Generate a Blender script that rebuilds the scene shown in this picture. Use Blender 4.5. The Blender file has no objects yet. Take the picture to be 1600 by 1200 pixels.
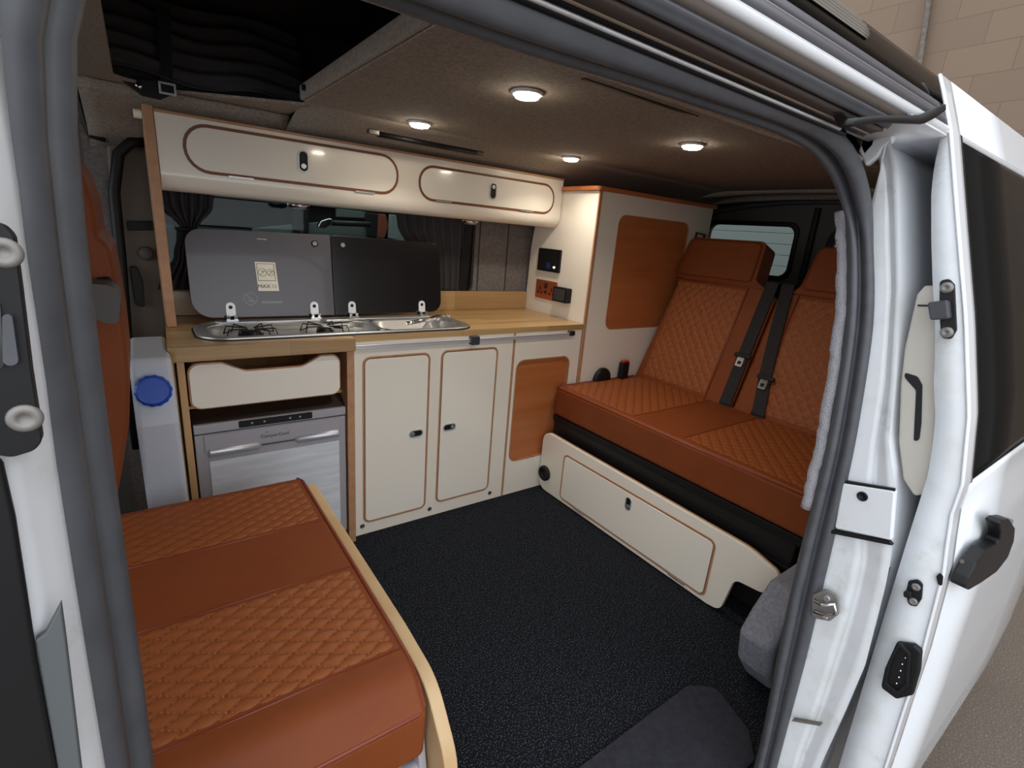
import bpy, bmesh, math, random
LEDW, SKY, SUN, EXPO = .9, 2.2, 0.0, 0.15
from mathutils import Vector, Matrix
random.seed(3)
C = bpy.context.scene.collection
PI = math.pi
# ---------------------------------------------------------------- materials
def lin(c):
    f = lambda v: (v/255/12.92) if v/255 <= .04045 else ((v/255+.055)/1.055)**2.4
    return (f(c[0]), f(c[1]), f(c[2]), 1)
def mat(name, col, rough=.5, metal=0, bump=None, var=None, coat=0, emit=None, stretch=None, spec=None):
    m = bpy.data.materials.new(name); m.use_nodes = True
    n = m.node_tree.nodes; l = m.node_tree.links; b = n['Principled BSDF']
    b.inputs['Base Color'].default_value = lin(col); b.inputs['Roughness'].default_value = rough
    b.inputs['Metallic'].default_value = metal; b.inputs['Coat Weight'].default_value = coat
    if coat: b.inputs['Coat Roughness'].default_value = .06
    if spec is not None: b.inputs['Specular IOR Level'].default_value = spec
    if emit: b.inputs['Emission Color'].default_value = lin(emit[0]); b.inputs['Emission Strength'].default_value = emit[1]
    tc = n.new('ShaderNodeTexCoord'); mp = n.new('ShaderNodeMapping'); l.new(tc.outputs['Object'], mp.inputs[0])
    if stretch: mp.inputs['Scale'].default_value = stretch
    if var:   # scale, second colour, contrast low, high
        t = n.new('ShaderNodeTexNoise'); t.inputs['Scale'].default_value = var[0]; t.inputs['Detail'].default_value = 6
        l.new(mp.outputs[0], t.inputs['Vector'])
        r = n.new('ShaderNodeValToRGB'); r.color_ramp.elements[0].position = var[2]; r.color_ramp.elements[1].position = var[3]
        r.color_ramp.elements[0].color = lin(col); r.color_ramp.elements[1].color = lin(var[1])
        l.new(t.outputs['Fac'], r.inputs[0]); l.new(r.outputs[0], b.inputs['Base Color'])
    if bump:  # scale, strength
        t = n.new('ShaderNodeTexNoise'); t.inputs['Scale'].default_value = bump[0]; t.inputs['Detail'].default_value = 5
        l.new(mp.outputs[0], t.inputs['Vector'])
        p = n.new('ShaderNodeBump'); p.inputs['Strength'].default_value = bump[1]; p.inputs['Distance'].default_value = .004
        l.new(t.outputs['Fac'], p.inputs['Height']); l.new(p.outputs[0], b.inputs['Normal'])
    return m
M = {}
M['cream'] = mat('cream laminate', (240,232,219), .22, coat=.35)
M['creamdoor'] = mat('cream laminate door', (243,236,224), .16, coat=.5)
M['edge'] = mat('beech edging', (186,140,104), .5, var=(30,(172,124,88),.4,.7))
M['edgedark'] = mat('walnut routed line', (120,72,44), .45)
M['board'] = mat('pale ply board', (206,164,116), .5, var=(14,(186,142,96),.35,.7), stretch=(1,1,.12))
M['boardedge'] = mat('pale ply edge', (208,178,136), .5, var=(9,(186,150,106),.35,.7), stretch=(1,.6,.6))
M['cherry'] = mat('cherry veneer', (190,114,66), .42, var=(22,(174,100,54),.35,.7), stretch=(.12,1,1))
M['leather'] = mat('tan leather', (127,65,32), .5, spec=.2, bump=(700,.12), var=(9,(119,59,29),.3,.8))
M['piping'] = mat('leather piping', (120,50,28), .4)
M['carpet'] = mat('charcoal floor carpet', (22,24,29), .95, bump=(500,1), var=(260,(84,90,102),.53,.66), spec=.1)
M['matcloth'] = mat('grey step carpet', (54,54,62), .95, bump=(600,.6), var=(60,(46,46,53),.35,.7), spec=.1)
M['greycarpet'] = mat('light grey lining carpet', (140,142,152), .95, bump=(500,.8), var=(120,(118,120,130),.35,.7), spec=.1)
M['lining'] = mat('grey brown lining carpet', (166,154,143), .95, bump=(420,.7), var=(130,(138,127,118),.35,.7), spec=.1)
M['walllining'] = mat('grey wall lining carpet', (128,122,120), .95, bump=(420,.7), var=(90,(108,102,100),.35,.7), spec=.1)
M['fleece'] = mat('grey fleece edge', (160,158,164), .95, bump=(300,1), spec=.1)
M['canvas'] = mat('black canvas', (74,72,72), .85, bump=(60,.4))
M['curtain'] = mat('charcoal curtain cloth', (58,54,58), .8, bump=(200,.3))
M['black'] = mat('black plastic', (20,20,22), .5, spec=.3)
M['bolt'] = mat('zinc bolt head', (128,124,120), .5, .4)
M['tanlight'] = mat('worn painted edge', (150,134,118), .5)
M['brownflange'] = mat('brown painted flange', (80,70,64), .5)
M['blacksoft'] = mat('black webbing', (34,33,36), .75, bump=(900,.5))
M['blacksteel'] = mat('black painted steel', (20,19,20), .45)
M['rubber'] = mat('black rubber seal', (76,77,82), .5, var=(40,(68,69,74),.4,.7))
M['slate'] = mat('slate grey plastic', (58,58,64), .45)
M['slateseam'] = mat('slate grey plastic seam', (92,88,90), .5)
M['white'] = mat('white van paint', (226,228,232), .22, coat=.6)
M['jamb'] = mat('weathered white jamb paint', (214,216,220), .38, var=(16,(190,192,186),.45,.8))
def dirty(name, base, dirt, scale):
    m = mat(name, base, .38, var=(16,(196,197,193),.5,.85)); n = m.node_tree.nodes; l = m.node_tree.links; b = n['Principled BSDF']
    src = b.inputs['Base Color'].links[0].from_socket
    t = n.new('ShaderNodeTexNoise'); t.inputs['Scale'].default_value = scale; t.inputs['Detail'].default_value = 8; t.inputs['Roughness'].default_value = .7
    tc = n.new('ShaderNodeTexCoord'); l.new(tc.outputs['Object'], t.inputs['Vector'])
    r = n.new('ShaderNodeValToRGB'); r.color_ramp.elements[0].position = .58; r.color_ramp.elements[1].position = .85
    l.new(t.outputs['Fac'], r.inputs[0])
    x = n.new('ShaderNodeMixRGB'); x.inputs[2].default_value = lin(dirt); l.new(r.outputs[0], x.inputs[0]); l.new(src, x.inputs[1]); l.new(x.outputs[0], b.inputs['Base Color'])
    return m
M['jamb'] = dirty('weathered white jamb paint', (216,218,222), (150,150,128), 9)
M['beige'] = mat('beige door trim plastic', (176,170,160), .5)
M['tan'] = mat('dirty painted rail', (92,80,70), .5, var=(30,(66,56,48),.4,.7))
M['gloss'] = mat('gloss black roof', (14,14,14), .15, spec=.04)
M['steel'] = mat('brushed steel', (205,205,205), .36, .9)
M['steeldark'] = mat('dark steel rim', (110,106,104), .35, 1)
M['chrome'] = mat('chrome', (220,220,224), .12, 1)
M['alu'] = mat('satin aluminium', (200,200,206), .35, .55)
M['silver'] = mat('silver painted plastic', (166,162,168), .38)
M['brushed'] = mat('brushed silver door', (226,228,234), .45, var=(60,(206,210,218),.3,.7), stretch=(.15,1,1))
M['lid1'] = mat('glass with painted grey sheen', (84,80,86), .35, coat=.2)  # reflected sheen of the lid painted into its grey base colour
M['lid2'] = mat('black smoked glass', (22,22,24), .22, coat=.3)
M['print'] = mat('grey print', (150,150,156), .6)
M['label'] = mat('cream paper label', (248,242,224), .6)
M['ink'] = mat('dark print', (60,58,58), .6)
M['copper'] = mat('copper socket plate', (196,110,70), .3, .7)
M['darkred'] = mat('dark socket hole', (52,20,18), .5)
M['red'] = mat('red button', (190,50,36), .4)
M['blue'] = mat('blue plastic cap', (24,74,180), .35)
M['hdpe'] = mat('cloudy white plastic', (186,192,202), .4)
M['hdpe'].node_tree.nodes['Principled BSDF'].inputs['Subsurface Weight'].default_value = .15
M['asphalt'] = mat('brown wet asphalt', (98,86,76), .9, bump=(120,.8), var=(160,(140,128,118),.5,.75))
M['led'] = mat('led lamp', (255,255,250), .5, emit=((255,240,216),60))
M['greenpaint'] = mat('dark green paint', (24,33,32), .5, spec=.2)
M['palegreen'] = mat('pale green panel', (84,96,90), .5)
M['rust'] = mat('brown red pillar', (120,62,42), .5)
M['lightgrey'] = mat('light grey paint', (118,126,122), .4)
M['shutter'] = mat('grey shutter paint', (108,110,107), .6)
M['darktrim'] = mat('dark rear door trim', (84,79,76), .6)
M['greybrown'] = mat('grey brown painted reflection', (104,98,88), .6)
M['greytrim'] = mat('grey lower trim', (84,88,90), .6)
M['lensred'] = mat('blue dial glow', (20,40,80), .3, emit=((40,80,160),.06))
# dark tinted glass of the open door, and light clear glass
def glass(name, tint, frac, rough=.03):
    m = bpy.data.materials.new(name); m.use_nodes = True; n = m.node_tree.nodes; l = m.node_tree.links; n.clear()
    o = n.new('ShaderNodeOutputMaterial'); mx = n.new('ShaderNodeMixShader'); t = n.new('ShaderNodeBsdfTransparent'); g = n.new('ShaderNodeBsdfGlossy')
    t.inputs[0].default_value = lin(tint); g.inputs['Roughness'].default_value = rough; g.inputs[0].default_value = (.3,.3,.3,1)
    fr = n.new('ShaderNodeFresnel'); fr.inputs[0].default_value = 1.45
    l.new(fr.outputs[0], mx.inputs[0]); l.new(t.outputs[0], mx.inputs[1]); l.new(g.outputs[0], mx.inputs[2]); l.new(mx.outputs[0], o.inputs[0])
    return m
M['glass'] = glass('clear window glass', (225,232,230), .1)
M['tint'] = mat('privacy tinted glass', (26,25,24), .2, spec=.02)
# butcher block worktop : staves along X
def stave():
    m = mat('beech block worktop', (196,160,112), .35, coat=.15); n = m.node_tree.nodes; l = m.node_tree.links; b = n['Principled BSDF']
    tc = n.new('ShaderNodeTexCoord'); br = n.new('ShaderNodeTexBrick'); l.new(tc.outputs['Object'], br.inputs['Vector'])
    br.inputs['Scale'].default_value = 1; br.inputs['Brick Width'].default_value = .42; br.inputs['Row Height'].default_value = .042; br.inputs['Mortar Size'].default_value = .0006
    br.inputs['Color1'].default_value = lin((206,170,120)); br.inputs['Color2'].default_value = lin((178,140,92)); br.inputs['Mortar'].default_value = lin((150,112,72))
    t = n.new('ShaderNodeTexNoise'); mp = n.new('ShaderNodeMapping'); mp.inputs['Scale'].default_value = (2,40,40); l.new(tc.outputs['Object'], mp.inputs[0]); l.new(mp.outputs[0], t.inputs['Vector']); t.inputs['Scale'].default_value = 2; t.inputs['Detail'].default_value = 8
    mx = n.new('ShaderNodeMixRGB'); mx.blend_type = 'MULTIPLY'; mx.inputs[0].default_value = .35
    l.new(br.outputs[0], mx.inputs[1]); l.new(t.outputs['Fac'], mx.inputs[2]); l.new(mx.outputs[0], b.inputs['Base Color'])
    return m
M['stave'] = stave()
# quilted leather : stitched diamond lines read from the uv map (one unit = one diamond)
def quiltmat(name, col, thread, w):
    m = mat(name, col, .5, bump=(700,.1), spec=.3); n = m.node_tree.nodes; l = m.node_tree.links; b = n['Principled BSDF']
    uv = n.new('ShaderNodeUVMap'); s = n.new('ShaderNodeSeparateXYZ'); l.new(uv.outputs[0], s.inputs[0])
    def mth(op, a, c=None):
        k = n.new('ShaderNodeMath'); k.operation = op
        for i, v in enumerate((a, c)):
            if v is None: continue
            if isinstance(v, (int, float)): k.inputs[i].default_value = v
            else: l.new(v, k.inputs[i])
        return k.outputs[0]
    def fold(sk): return mth('ABSOLUTE', mth('SINE', mth('MULTIPLY', sk, PI)))
    a = fold(mth('ADD', s.outputs[0], s.outputs[1])); c = fold(mth('SUBTRACT', s.outputs[0], s.outputs[1]))
    d = mth('MINIMUM', a, c)
    line = mth('LESS_THAN', d, w)
    dash = mth('GREATER_THAN', mth('SINE', mth('MULTIPLY', s.outputs[0], 2*PI*7)), -.2)
    f = mth('MULTIPLY', line, dash)
    mx = n.new('ShaderNodeMixRGB'); mx.inputs[1].default_value = lin(col); mx.inputs[2].default_value = lin(thread)
    l.new(f, mx.inputs[0]); l.new(mx.outputs[0], b.inputs['Base Color'])
    return m
M['quilt'] = quiltmat('quilted tan leather', (140,76,38), (178,122,78), .055)
def brick(name, c1, c2, mo, bw, rh, ms):
    m = mat(name, c1, .85); n = m.node_tree.nodes; l = m.node_tree.links; b = n['Principled BSDF']
    tc = n.new('ShaderNodeTexCoord'); mp = n.new('ShaderNodeMapping'); mp.inputs['Rotation'].default_value = (0, -PI/2, -PI/2)
    sp = n.new('ShaderNodeSeparateXYZ'); cb = n.new('ShaderNodeCombineXYZ'); l.new(tc.outputs['Object'], sp.inputs[0])
    l.new(sp.outputs[1], cb.inputs[0]); l.new(sp.outputs[2], cb.inputs[1])
    br = n.new('ShaderNodeTexBrick'); l.new(cb.outputs[0], br.inputs['Vector']); br.inputs['Scale'].default_value = 1
    br.inputs['Brick Width'].default_value = bw; br.inputs['Row Height'].default_value = rh; br.inputs['Mortar Size'].default_value = ms
    br.inputs['Color1'].default_value = lin(c1); br.inputs['Color2'].default_value = lin(c2); br.inputs['Mortar'].default_value = lin(mo)
    l.new(br.outputs[0], b.inputs['Base Color']); return m
M['brick'] = brick('painted block wall', (112,94,78), (106,88,73), (98,82,68), .45, .22, .005)
# ---------------------------------------------------------------- mesh helpers
MX = lambda u, v, w: (w, u, v)      # outline in YZ, extruded along X
MY = lambda u, v, w: (u, w, v)      # outline in XZ, extruded along Y
MZ = lambda u, v, w: (u, v, w)      # outline in XY, extruded along Z
def obj(name, bm, m, parent=None, smooth=False, bevel=0, seg=2, solid=0, sub=0):
    bmesh.ops.recalc_face_normals(bm, faces=bm.faces[:])
    me = bpy.data.meshes.new(name); bm.to_mesh(me); bm.free()
    me.materials.append(M[m] if isinstance(m, str) else m)
    o = bpy.data.objects.new(name, me); C.objects.link(o)
    if smooth:
        for p in me.polygons: p.use_smooth = True
    if solid:
        s = o.modifiers.new('solid', 'SOLIDIFY'); s.thickness = solid; s.offset = -1
    if bevel:
        b = o.modifiers.new('bevel', 'BEVEL'); b.width = bevel; b.segments = seg; b.limit_method = 'ANGLE'; b.angle_limit = .6; b.harden_normals = False
        for p in me.polygons: p.use_smooth = True
        e = o.modifiers.new('wn', 'WEIGHTED_NORMAL'); e.keep_sharp = True
    if sub:
        s = o.modifiers.new('sub', 'SUBSURF'); s.levels = sub; s.render_levels = sub
    if parent:
        o.parent = parent
        if parent.type == 'EMPTY': o.matrix_parent_inverse = Matrix.Translation(-Vector(parent.location))
    return o
def thing(name, label, cat, loc=(0,0,0), group=None):
    o = bpy.data.objects.new(name, None); C.objects.link(o); o.location = loc; o.empty_display_size = .05
    o['label'] = label; o['category'] = cat
    if group: o['group'] = group
    return o
def tag(o, label, cat, group=None):
    o['label'] = label; o['category'] = cat
    if group: o['group'] = group
    return o
def struct(o, label=None):
    o['kind'] = 'structure'
    if label: o['label'] = label
    return o
def dup(root, loc, label=None, group=None):
    r = root.copy(); C.objects.link(r); r.location = loc
    if label: r['label'] = label
    if group: r['group'] = group
    for ch in list(root.children):
        c = ch.copy(); C.objects.link(c); c.parent = r; c.matrix_parent_inverse = ch.matrix_parent_inverse.copy()
        for g in list(ch.children):
            d = g.copy(); C.objects.link(d); d.parent = c; d.matrix_parent_inverse = g.matrix_parent_inverse.copy()
    return r
def B(): return bmesh.new()
def box(bm, x0, y0, z0, x1, y1, z1):
    v = [bm.verts.new((x, y, z)) for x in (x0, x1) for y in (y0, y1) for z in (z0, z1)]
    for f in ((0,1,3,2),(4,6,7,5),(0,4,5,1),(2,3,7,6),(0,2,6,4),(1,5,7,3)): bm.faces.new([v[i] for i in f])
    return bm
def boxes(*l):
    bm = B()
    for b in l: box(bm, *b)
    return bm
def prism(bm, pts, lo, hi, mp=MY):
    a = [bm.verts.new(mp(u, v, lo)) for u, v in pts]; b = [bm.verts.new(mp(u, v, hi)) for u, v in pts]
    n = len(pts); bm.faces.new(a[::-1]); bm.faces.new(b)
    for i in range(n): bm.faces.new((a[i], a[(i+1) % n], b[(i+1) % n], b[i]))
    return bm
def rr(u0, v0, u1, v1, r, n=6):
    return rpoly([(u0,v0,r),(u1,v0,r),(u1,v1,r),(u0,v1,r)], n)
def rpoly(pts, n=6):
    """polygon with rounded corners, pts = (u, v, radius)"""
    out = []; N = len(pts)
    for i in range(N):
        p = Vector(pts[i][:2]); r = pts[i][2] if len(pts[i]) > 2 else 0
        a = Vector(pts[i-1][:2]); b = Vector(pts[(i+1) % N][:2])
        if r <= 1e-6: out.append(tuple(p)); continue
        da = (a-p); db = (b-p); la = da.length; lb = db.length; da.normalize(); db.normalize()
        ang = da.angle(db); t = r/math.tan(ang/2); t = min(t, la*.499, lb*.499); rr_ = t*math.tan(ang/2)
        c = p + (da+db).normalized()*(rr_/math.sin(ang/2))
        s = p+da*t-c; e = p+db*t-c; a0 = math.atan2(s.y, s.x); tot = math.atan2(e.y, e.x)-a0
        while tot > PI: tot -= 2*PI
        while tot < -PI: tot += 2*PI
        for k in range(n+1):
            out.append((c.x+rr_*math.cos(a0+tot*k/n), c.y+rr_*math.sin(a0+tot*k/n)))
    return out
def holed(bm, outer, holes, lo, hi, mp=MY):
    """plate with holes"""
    for w in (lo, hi):
        ed = []
        for loop in [outer]+holes:
            vs = [bm.verts.new(mp(u, v, w)) for u, v in loop]
            ed += [bm.edges.new((vs[i], vs[(i+1) % len(vs)])) for i in range(len(vs))]
        bmesh.ops.triangle_fill(bm, edges=ed, use_beauty=True)
    for loop in [outer]+holes:
        a = [bm.verts.new(mp(u, v, lo)) for u, v in loop]; b = [bm.verts.new(mp(u, v, hi)) for u, v in loop]; n = len(loop)
        for i in range(n): bm.faces.new((a[i], a[(i+1) % n], b[(i+1) % n], b[i]))
    bmesh.ops.remove_doubles(bm, verts=bm.verts[:], dist=1e-6)
    return bm
def inset(u0, v0, u1, v1, r, d): return rr(u0+d, v0+d, u1-d, v1-d, max(r-d, .001))
def ring(bm, box_, r, w, lo, hi, mp=MY):
    u0, v0, u1, v1 = box_
    return holed(bm, rr(u0, v0, u1, v1, r), [inset(u0, v0, u1, v1, r, w)], lo, hi, mp)
def tube(bm, pts, r, n=8, closed=False):
    P = [Vector(p) for p in pts]; rings = []; N = len(P)
    up = None
    for i, p in enumerate(P):
        if closed: t = P[(i+1) % N]-P[i-1]
        else: t = P[min(i+1, N-1)]-P[max(i-1, 0)]
        t.normalize()
        if up is None:
            up = t.orthogonal().normalized()
        up = (up-t*up.dot(t)).normalized(); s = t.cross(up)
        rad = r[i] if isinstance(r, (list, tuple)) else r
        rings.append([bm.verts.new(p+(up*math.cos(2*PI*k/n)+s*math.sin(2*PI*k/n))*rad) for k in range(n)])
    for i in range(N if closed else N-1):
        a = rings[i]; b = rings[(i+1) % N]
        for k in range(n): bm.faces.new((a[k], a[(k+1) % n], b[(k+1) % n], b[k]))
    if not closed: bm.faces.new(rings[0][::-1]); bm.faces.new(rings[-1])
    return bm
def cyl(bm, p, axis, r, h, n=24, r2=None):
    p = Vector(p); a = Vector(axis).normalized(); up = a.orthogonal().normalized(); s = a.cross(up); r2 = r if r2 is None else r2
    A = [bm.verts.new(p+(up*math.cos(2*PI*k/n)+s*math.sin(2*PI*k/n))*r) for k in range(n)]
    D = [bm.verts.new(p+a*h+(up*math.cos(2*PI*k/n)+s*math.sin(2*PI*k/n))*r2) for k in range(n)]
    bm.faces.new(A[::-1]); bm.faces.new(D)
    for k in range(n): bm.faces.new((A[k], A[(k+1) % n], D[(k+1) % n], D[k]))
    return bm
def lathe(bm, p, axis, prof, n=24):
    """prof = (radius, height) list"""
    p = Vector(p); a = Vector(axis).normalized(); up = a.orthogonal().normalized(); s = a.cross(up); R = []
    for r, h in prof: R.append([bm.verts.new(p+a*h+(up*math.cos(2*PI*k/n)+s*math.sin(2*PI*k/n))*max(r, 1e-4)) for k in range(n)])
    for i in range(len(R)-1):
        for k in range(n): bm.faces.new((R[i][k], R[i][(k+1) % n], R[i+1][(k+1) % n], R[i+1][k]))
    bm.faces.new(R[0][::-1]); bm.faces.new(R[-1])
    return bm
def resample(pts, n):
    P = [Vector(p) for p in pts]; L = [0]
    for i in range(1, len(P)): L.append(L[-1]+(P[i]-P[i-1]).length)
    out = []; j = 0
    for k in range(n):
        s = L[-1]*k/(n-1)
        while j < len(P)-2 and L[j+1] < s: j += 1
        d = L[j+1]-L[j]; out.append(P[j].lerp(P[j+1], (s-L[j])/d if d > 1e-9 else 0))
    return out
def smooth_rail(P, it=2):
    for _ in range(it):
        P = [P[0]]+[(P[i-1]+P[i]*2+P[i+1])/4 for i in range(1, len(P)-1)]+[P[-1]]
    return P
def sheet(bm, rails):
    V = [[bm.verts.new(p) for p in r] for r in rails]
    for i in range(len(V)-1):
        for k in range(len(V[i])-1): bm.faces.new((V[i][k], V[i][k+1], V[i+1][k+1], V[i+1][k]))
    return bm
def bumprails(A, Bn, prof, out):
    """rails between A and B; prof=(fraction, height) along the side facing `out`"""
    R = []
    for fr, h in prof:
        r = []
        for i in range(len(A)):
            t = A[min(i+1, len(A)-1)]-A[max(i-1, 0)]; c = Bn[i]-A[i]; nn = t.cross(c).normalized()
            if nn.dot(Vector(out)) < 0: nn = -nn
            r.append(A[i].lerp(Bn[i], fr)+nn*h)
        R.append(r)
    return R
def quilt(name, parent, mp, u0, v0, u1, v1, pu, pv, base, amp=.005, step=.0042):
    """real stitched diamonds puffed out of a leather panel"""
    bm = B(); uvl = bm.loops.layers.uv.new('UVMap')
    nu = max(2, int((u1-u0)/step)); nv = max(2, int((v1-v0)/step)); V = []
    for i in range(nu+1):
        row = []
        for j in range(nv+1):
            u = u0+(u1-u0)*i/nu; v = v0+(v1-v0)*j/nv; a = (u-u0)/pu; b = (v-v0)/pv
            h = min(abs(math.sin(PI*(a+b))), abs(math.sin(PI*(a-b))))
            e = min(1, min(u-u0, u1-u, v-v0, v1-v)/.008)
            w = base + (amp*(h**.55))*e - (1-e)*.004
            row.append((bm.verts.new(mp(u, v, w)), (a, b)))
        V.append(row)
    for i in range(nu):
        for j in range(nv):
            q = (V[i][j], V[i+1][j], V[i+1][j+1], V[i][j+1]); f = bm.faces.new([k[0] for k in q])
            for lp, k in zip(f.loops, q): lp[uvl].uv = k[1]
    return obj(name, bm, 'quilt', parent, smooth=True)
def text(name, s, size, loc, rot, m, parent, ext=.0003, align='CENTER'):
    cu = bpy.data.curves.new(name, 'FONT'); cu.body = s; cu.size = size; cu.extrude = ext; cu.align_x = align; cu.align_y = 'CENTER'
    t = bpy.data.objects.new(name, cu); C.objects.link(t)
    me = bpy.data.meshes.new_from_object(t); bpy.data.objects.remove(t)
    me.transform(Matrix.Translation(loc) @ rot.to_4x4())
    me.materials.clear(); me.materials.append(M[m])
    o = bpy.data.objects.new(name, me); C.objects.link(o); o.parent = parent
    if parent.type == 'EMPTY': o.matrix_parent_inverse = Matrix.Translation(-Vector(parent.location))
    return o
RFRONT = Matrix.Rotation(PI/2, 3, 'X')     # reads when seen from -Y
def stadium(cu, cv, w, h, n=8):
    r = min(w, h)/2-.0001; return rr(cu-w/2, cv-h/2, cu+w/2, cv+h/2, r, n)
def latch(parent, c, w, h, mp, face, sgn):
    """push-button latch: chrome stadium frame, black well, round button; as part (door latch)"""
    la = obj('latch', holed(B(), stadium(c[0], c[1], w, h), [stadium(c[0], c[1], w-.008, h-.008)], face, face+sgn*.004, mp), 'alu', parent, bevel=.0008)
    obj('latch_well', prism(B(), stadium(c[0], c[1], w-.008, h-.008), face, face+sgn*.0012, mp), 'black', la)
    return la
# ================================================================ SETTING : van interior shell
struct(obj('floor', boxes((-1.9,-1.32,-.03, 2.42,.56,0)), 'carpet'), 'blue black flecked carpet on the van floor')
# far side wall with the window opening (x -.53 .. .70)
WY = .47
holes_ = [rr(-.60,.84,.74,1.24,.05)]
struct(obj('wall_far', holed(B(), [(-.66,-.03),(2.42,-.03),(2.42,1.5),(-.66,1.5)], holes_, WY, WY+.02), 'walllining'), 'grey carpet lined far side wall')
w = obj('window_1', holed(B(), rr(-.62,.82,.76,1.26,.06), [rr(-.585,.855,.725,1.225,.045)], WY+.02, WY+.045), 'black'); struct(w)
obj('pane', prism(B(), rr(-.60,.84,.74,1.24,.05), WY+.028, WY+.032), 'glass', w)
# seams of the lined panel right of the window
struct(obj('trim_1', boxes((.762,WY-.004,.86,.766,WY,1.2),(.925,WY-.004,.86,.929,WY,1.2)), 'curtain'), 'dark stitched seams of the wall lining')
# window post between curtain and lined panel
struct(obj('trim_2', prism(B(), [(.655,.84),(.70,.84),(.72,1.25),(.675,1.25)], WY-.012, WY), 'black', bevel=.003), 'black window post')
# headliner : far strip, bed board, near strip
def headstrip(name, prof, x0, x1, m='lining', solid=.01):
    P = [Vector((0, y, z)) for y, z in prof]; n = 14
    R = [[Vector((x, p.y, p.z)) for p in P] for x in [x0+(x1-x0)*i/n for i in range(n+1)]]
    return obj(name, sheet(B(), R), m, smooth=True, solid=solid)
struct(headstrip('ceiling', [(.02,1.462),(.12,1.452),(.23,1.425),(.33,1.40),(.42,1.36),(.475,1.30)], -.122, 2.42), 'grey brown lined ceiling edge above the lockers')
struct(headstrip('ceiling', [(.235,1.447),(.26,1.425),(.33,1.40),(.42,1.36),(.475,1.30)], -.64, -.121), 'grey brown lined ceiling edge beside the roof opening')
struct(headstrip('ceiling', [(-.79,1.462),(-.90,1.450),(-1.02,1.42),(-1.12,1.38),(-1.20,1.335),(-1.236,1.306)], -1.9, 2.42), 'grey brown lined ceiling edge above the side door')
def lining_front():
    bm = B()
    # front header with a rounded opening corner, in front of the bed board
    outer = [(-1.9,-.80),(-.62,-.80),(-.62,.45),(-1.9,.45)]
    prism(bm, outer, 1.447, 1.468, MZ); return bm
struct(obj('ceiling', lining_front(), 'lining', bevel=.015), 'grey brown lining over the cab')
struct(obj('ceiling', prism(B(), rpoly([(-.64,.26,0),(-.64,-.80,0),(-.562,-.80,0),(-.560,.17,.04),(-.44,.235,.04),(-.12,.03,0),(-.12,.25,0)]), 1.446, 1.454, MZ), 'lining', bevel=.002), 'lined rim around the roof opening')
# roof well : black canvas sides and top of the raised roof
struct(obj('wall_roof_well', boxes((-1.3,-.85,1.47,-1.28,.36,1.72),(-1.3,.34,1.47,.5,.36,1.72),(-1.3,-.86,1.47,.5,-.84,1.72),(-1.3,-.86,1.72,.5,.36,1.74),(.48,-.85,1.47,.5,.36,1.72)), 'canvas'), 'black canvas walls of the raised roof')
def folds():
    bm = B(); R = []
    for j in range(26):
        z = 1.475+.22*j/25; y = .20+.10*(j/25)+.016*math.sin(j*1.25)
        R.append([Vector((-.62+.55*i/30, y+.008*math.sin(i*.5+j*.4), z+.010*math.sin(i*.35))) for i in range(31)])
    return sheet(bm, R)
t_ = obj('roof_canvas', folds(), 'canvas', smooth=True, solid=.002); tag(t_, 'dark grey canvas of the raised roof gathered in folds above the locker', 'canvas')
# rear wall + rear doors
ox = 2.4
rear = struct(obj('wall_rear', holed(B(), [(-1.45,-.03),(.52,-.03),(.52,1.5),(-1.45,1.5)], [rr(-.18,1.03,.36,1.30,.05), rr(-1.0,1.03,-.385,1.30,.09)], ox, ox+.03, MX), 'darktrim'), 'dark rear doors')
wd = struct(obj('window_2', holed(B(), rr(-.205,1.005,.385,1.325,.06), [rr(-.18,1.03,.36,1.30,.05)], ox-.012, ox, MX), 'black', bevel=.004)); obj('pane', prism(B(), rr(-.18,1.03,.36,1.30,.05), ox+.012, ox+.016, MX), 'glass', wd)
wd = struct(obj('window_3', holed(B(), rr(-1.03,1.0,-.355,1.33,.11), [rr(-1.0,1.03,-.385,1.30,.09)], ox-.012, ox, MX), 'black', bevel=.004)); obj('pane', prism(B(), rr(-1.0,1.03,-.385,1.30,.09), ox+.012, ox+.016, MX), 'glass', wd)
struct(obj('trim_3', boxes((2.375,-.29,.3,2.399,-.262,1.40)), 'black', bevel=.006), 'black joint between the rear doors')
struct(obj('trim_4', tube(B(), [(2.36,.40,1.30),(2.36,.3,1.375),(2.36,.1,1.405),(2.36,-.1,1.425),(2.36,-.28,1.43),(2.36,-.5,1.425),(2.36,-.8,1.40),(2.36,-1.1,1.33)], .014, 8), 'rubber', smooth=True), 'rear door seal')
struct(obj('ceiling', tube(B(), [(2.05,y,1.455-.05*((y+.3)/.8)**2) for y in [-1.1+.1*i for i in range(16)]], .02, 8), 'lining', smooth=True), 'lined roof bow at the rear')
struct(obj('ceiling', tube(B(), [(2.25,y,1.445-.05*((y+.3)/.8)**2) for y in [-1.1+.1*i for i in range(16)]], .02, 8), 'lining', smooth=True), 'rearmost lined roof bow')
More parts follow.
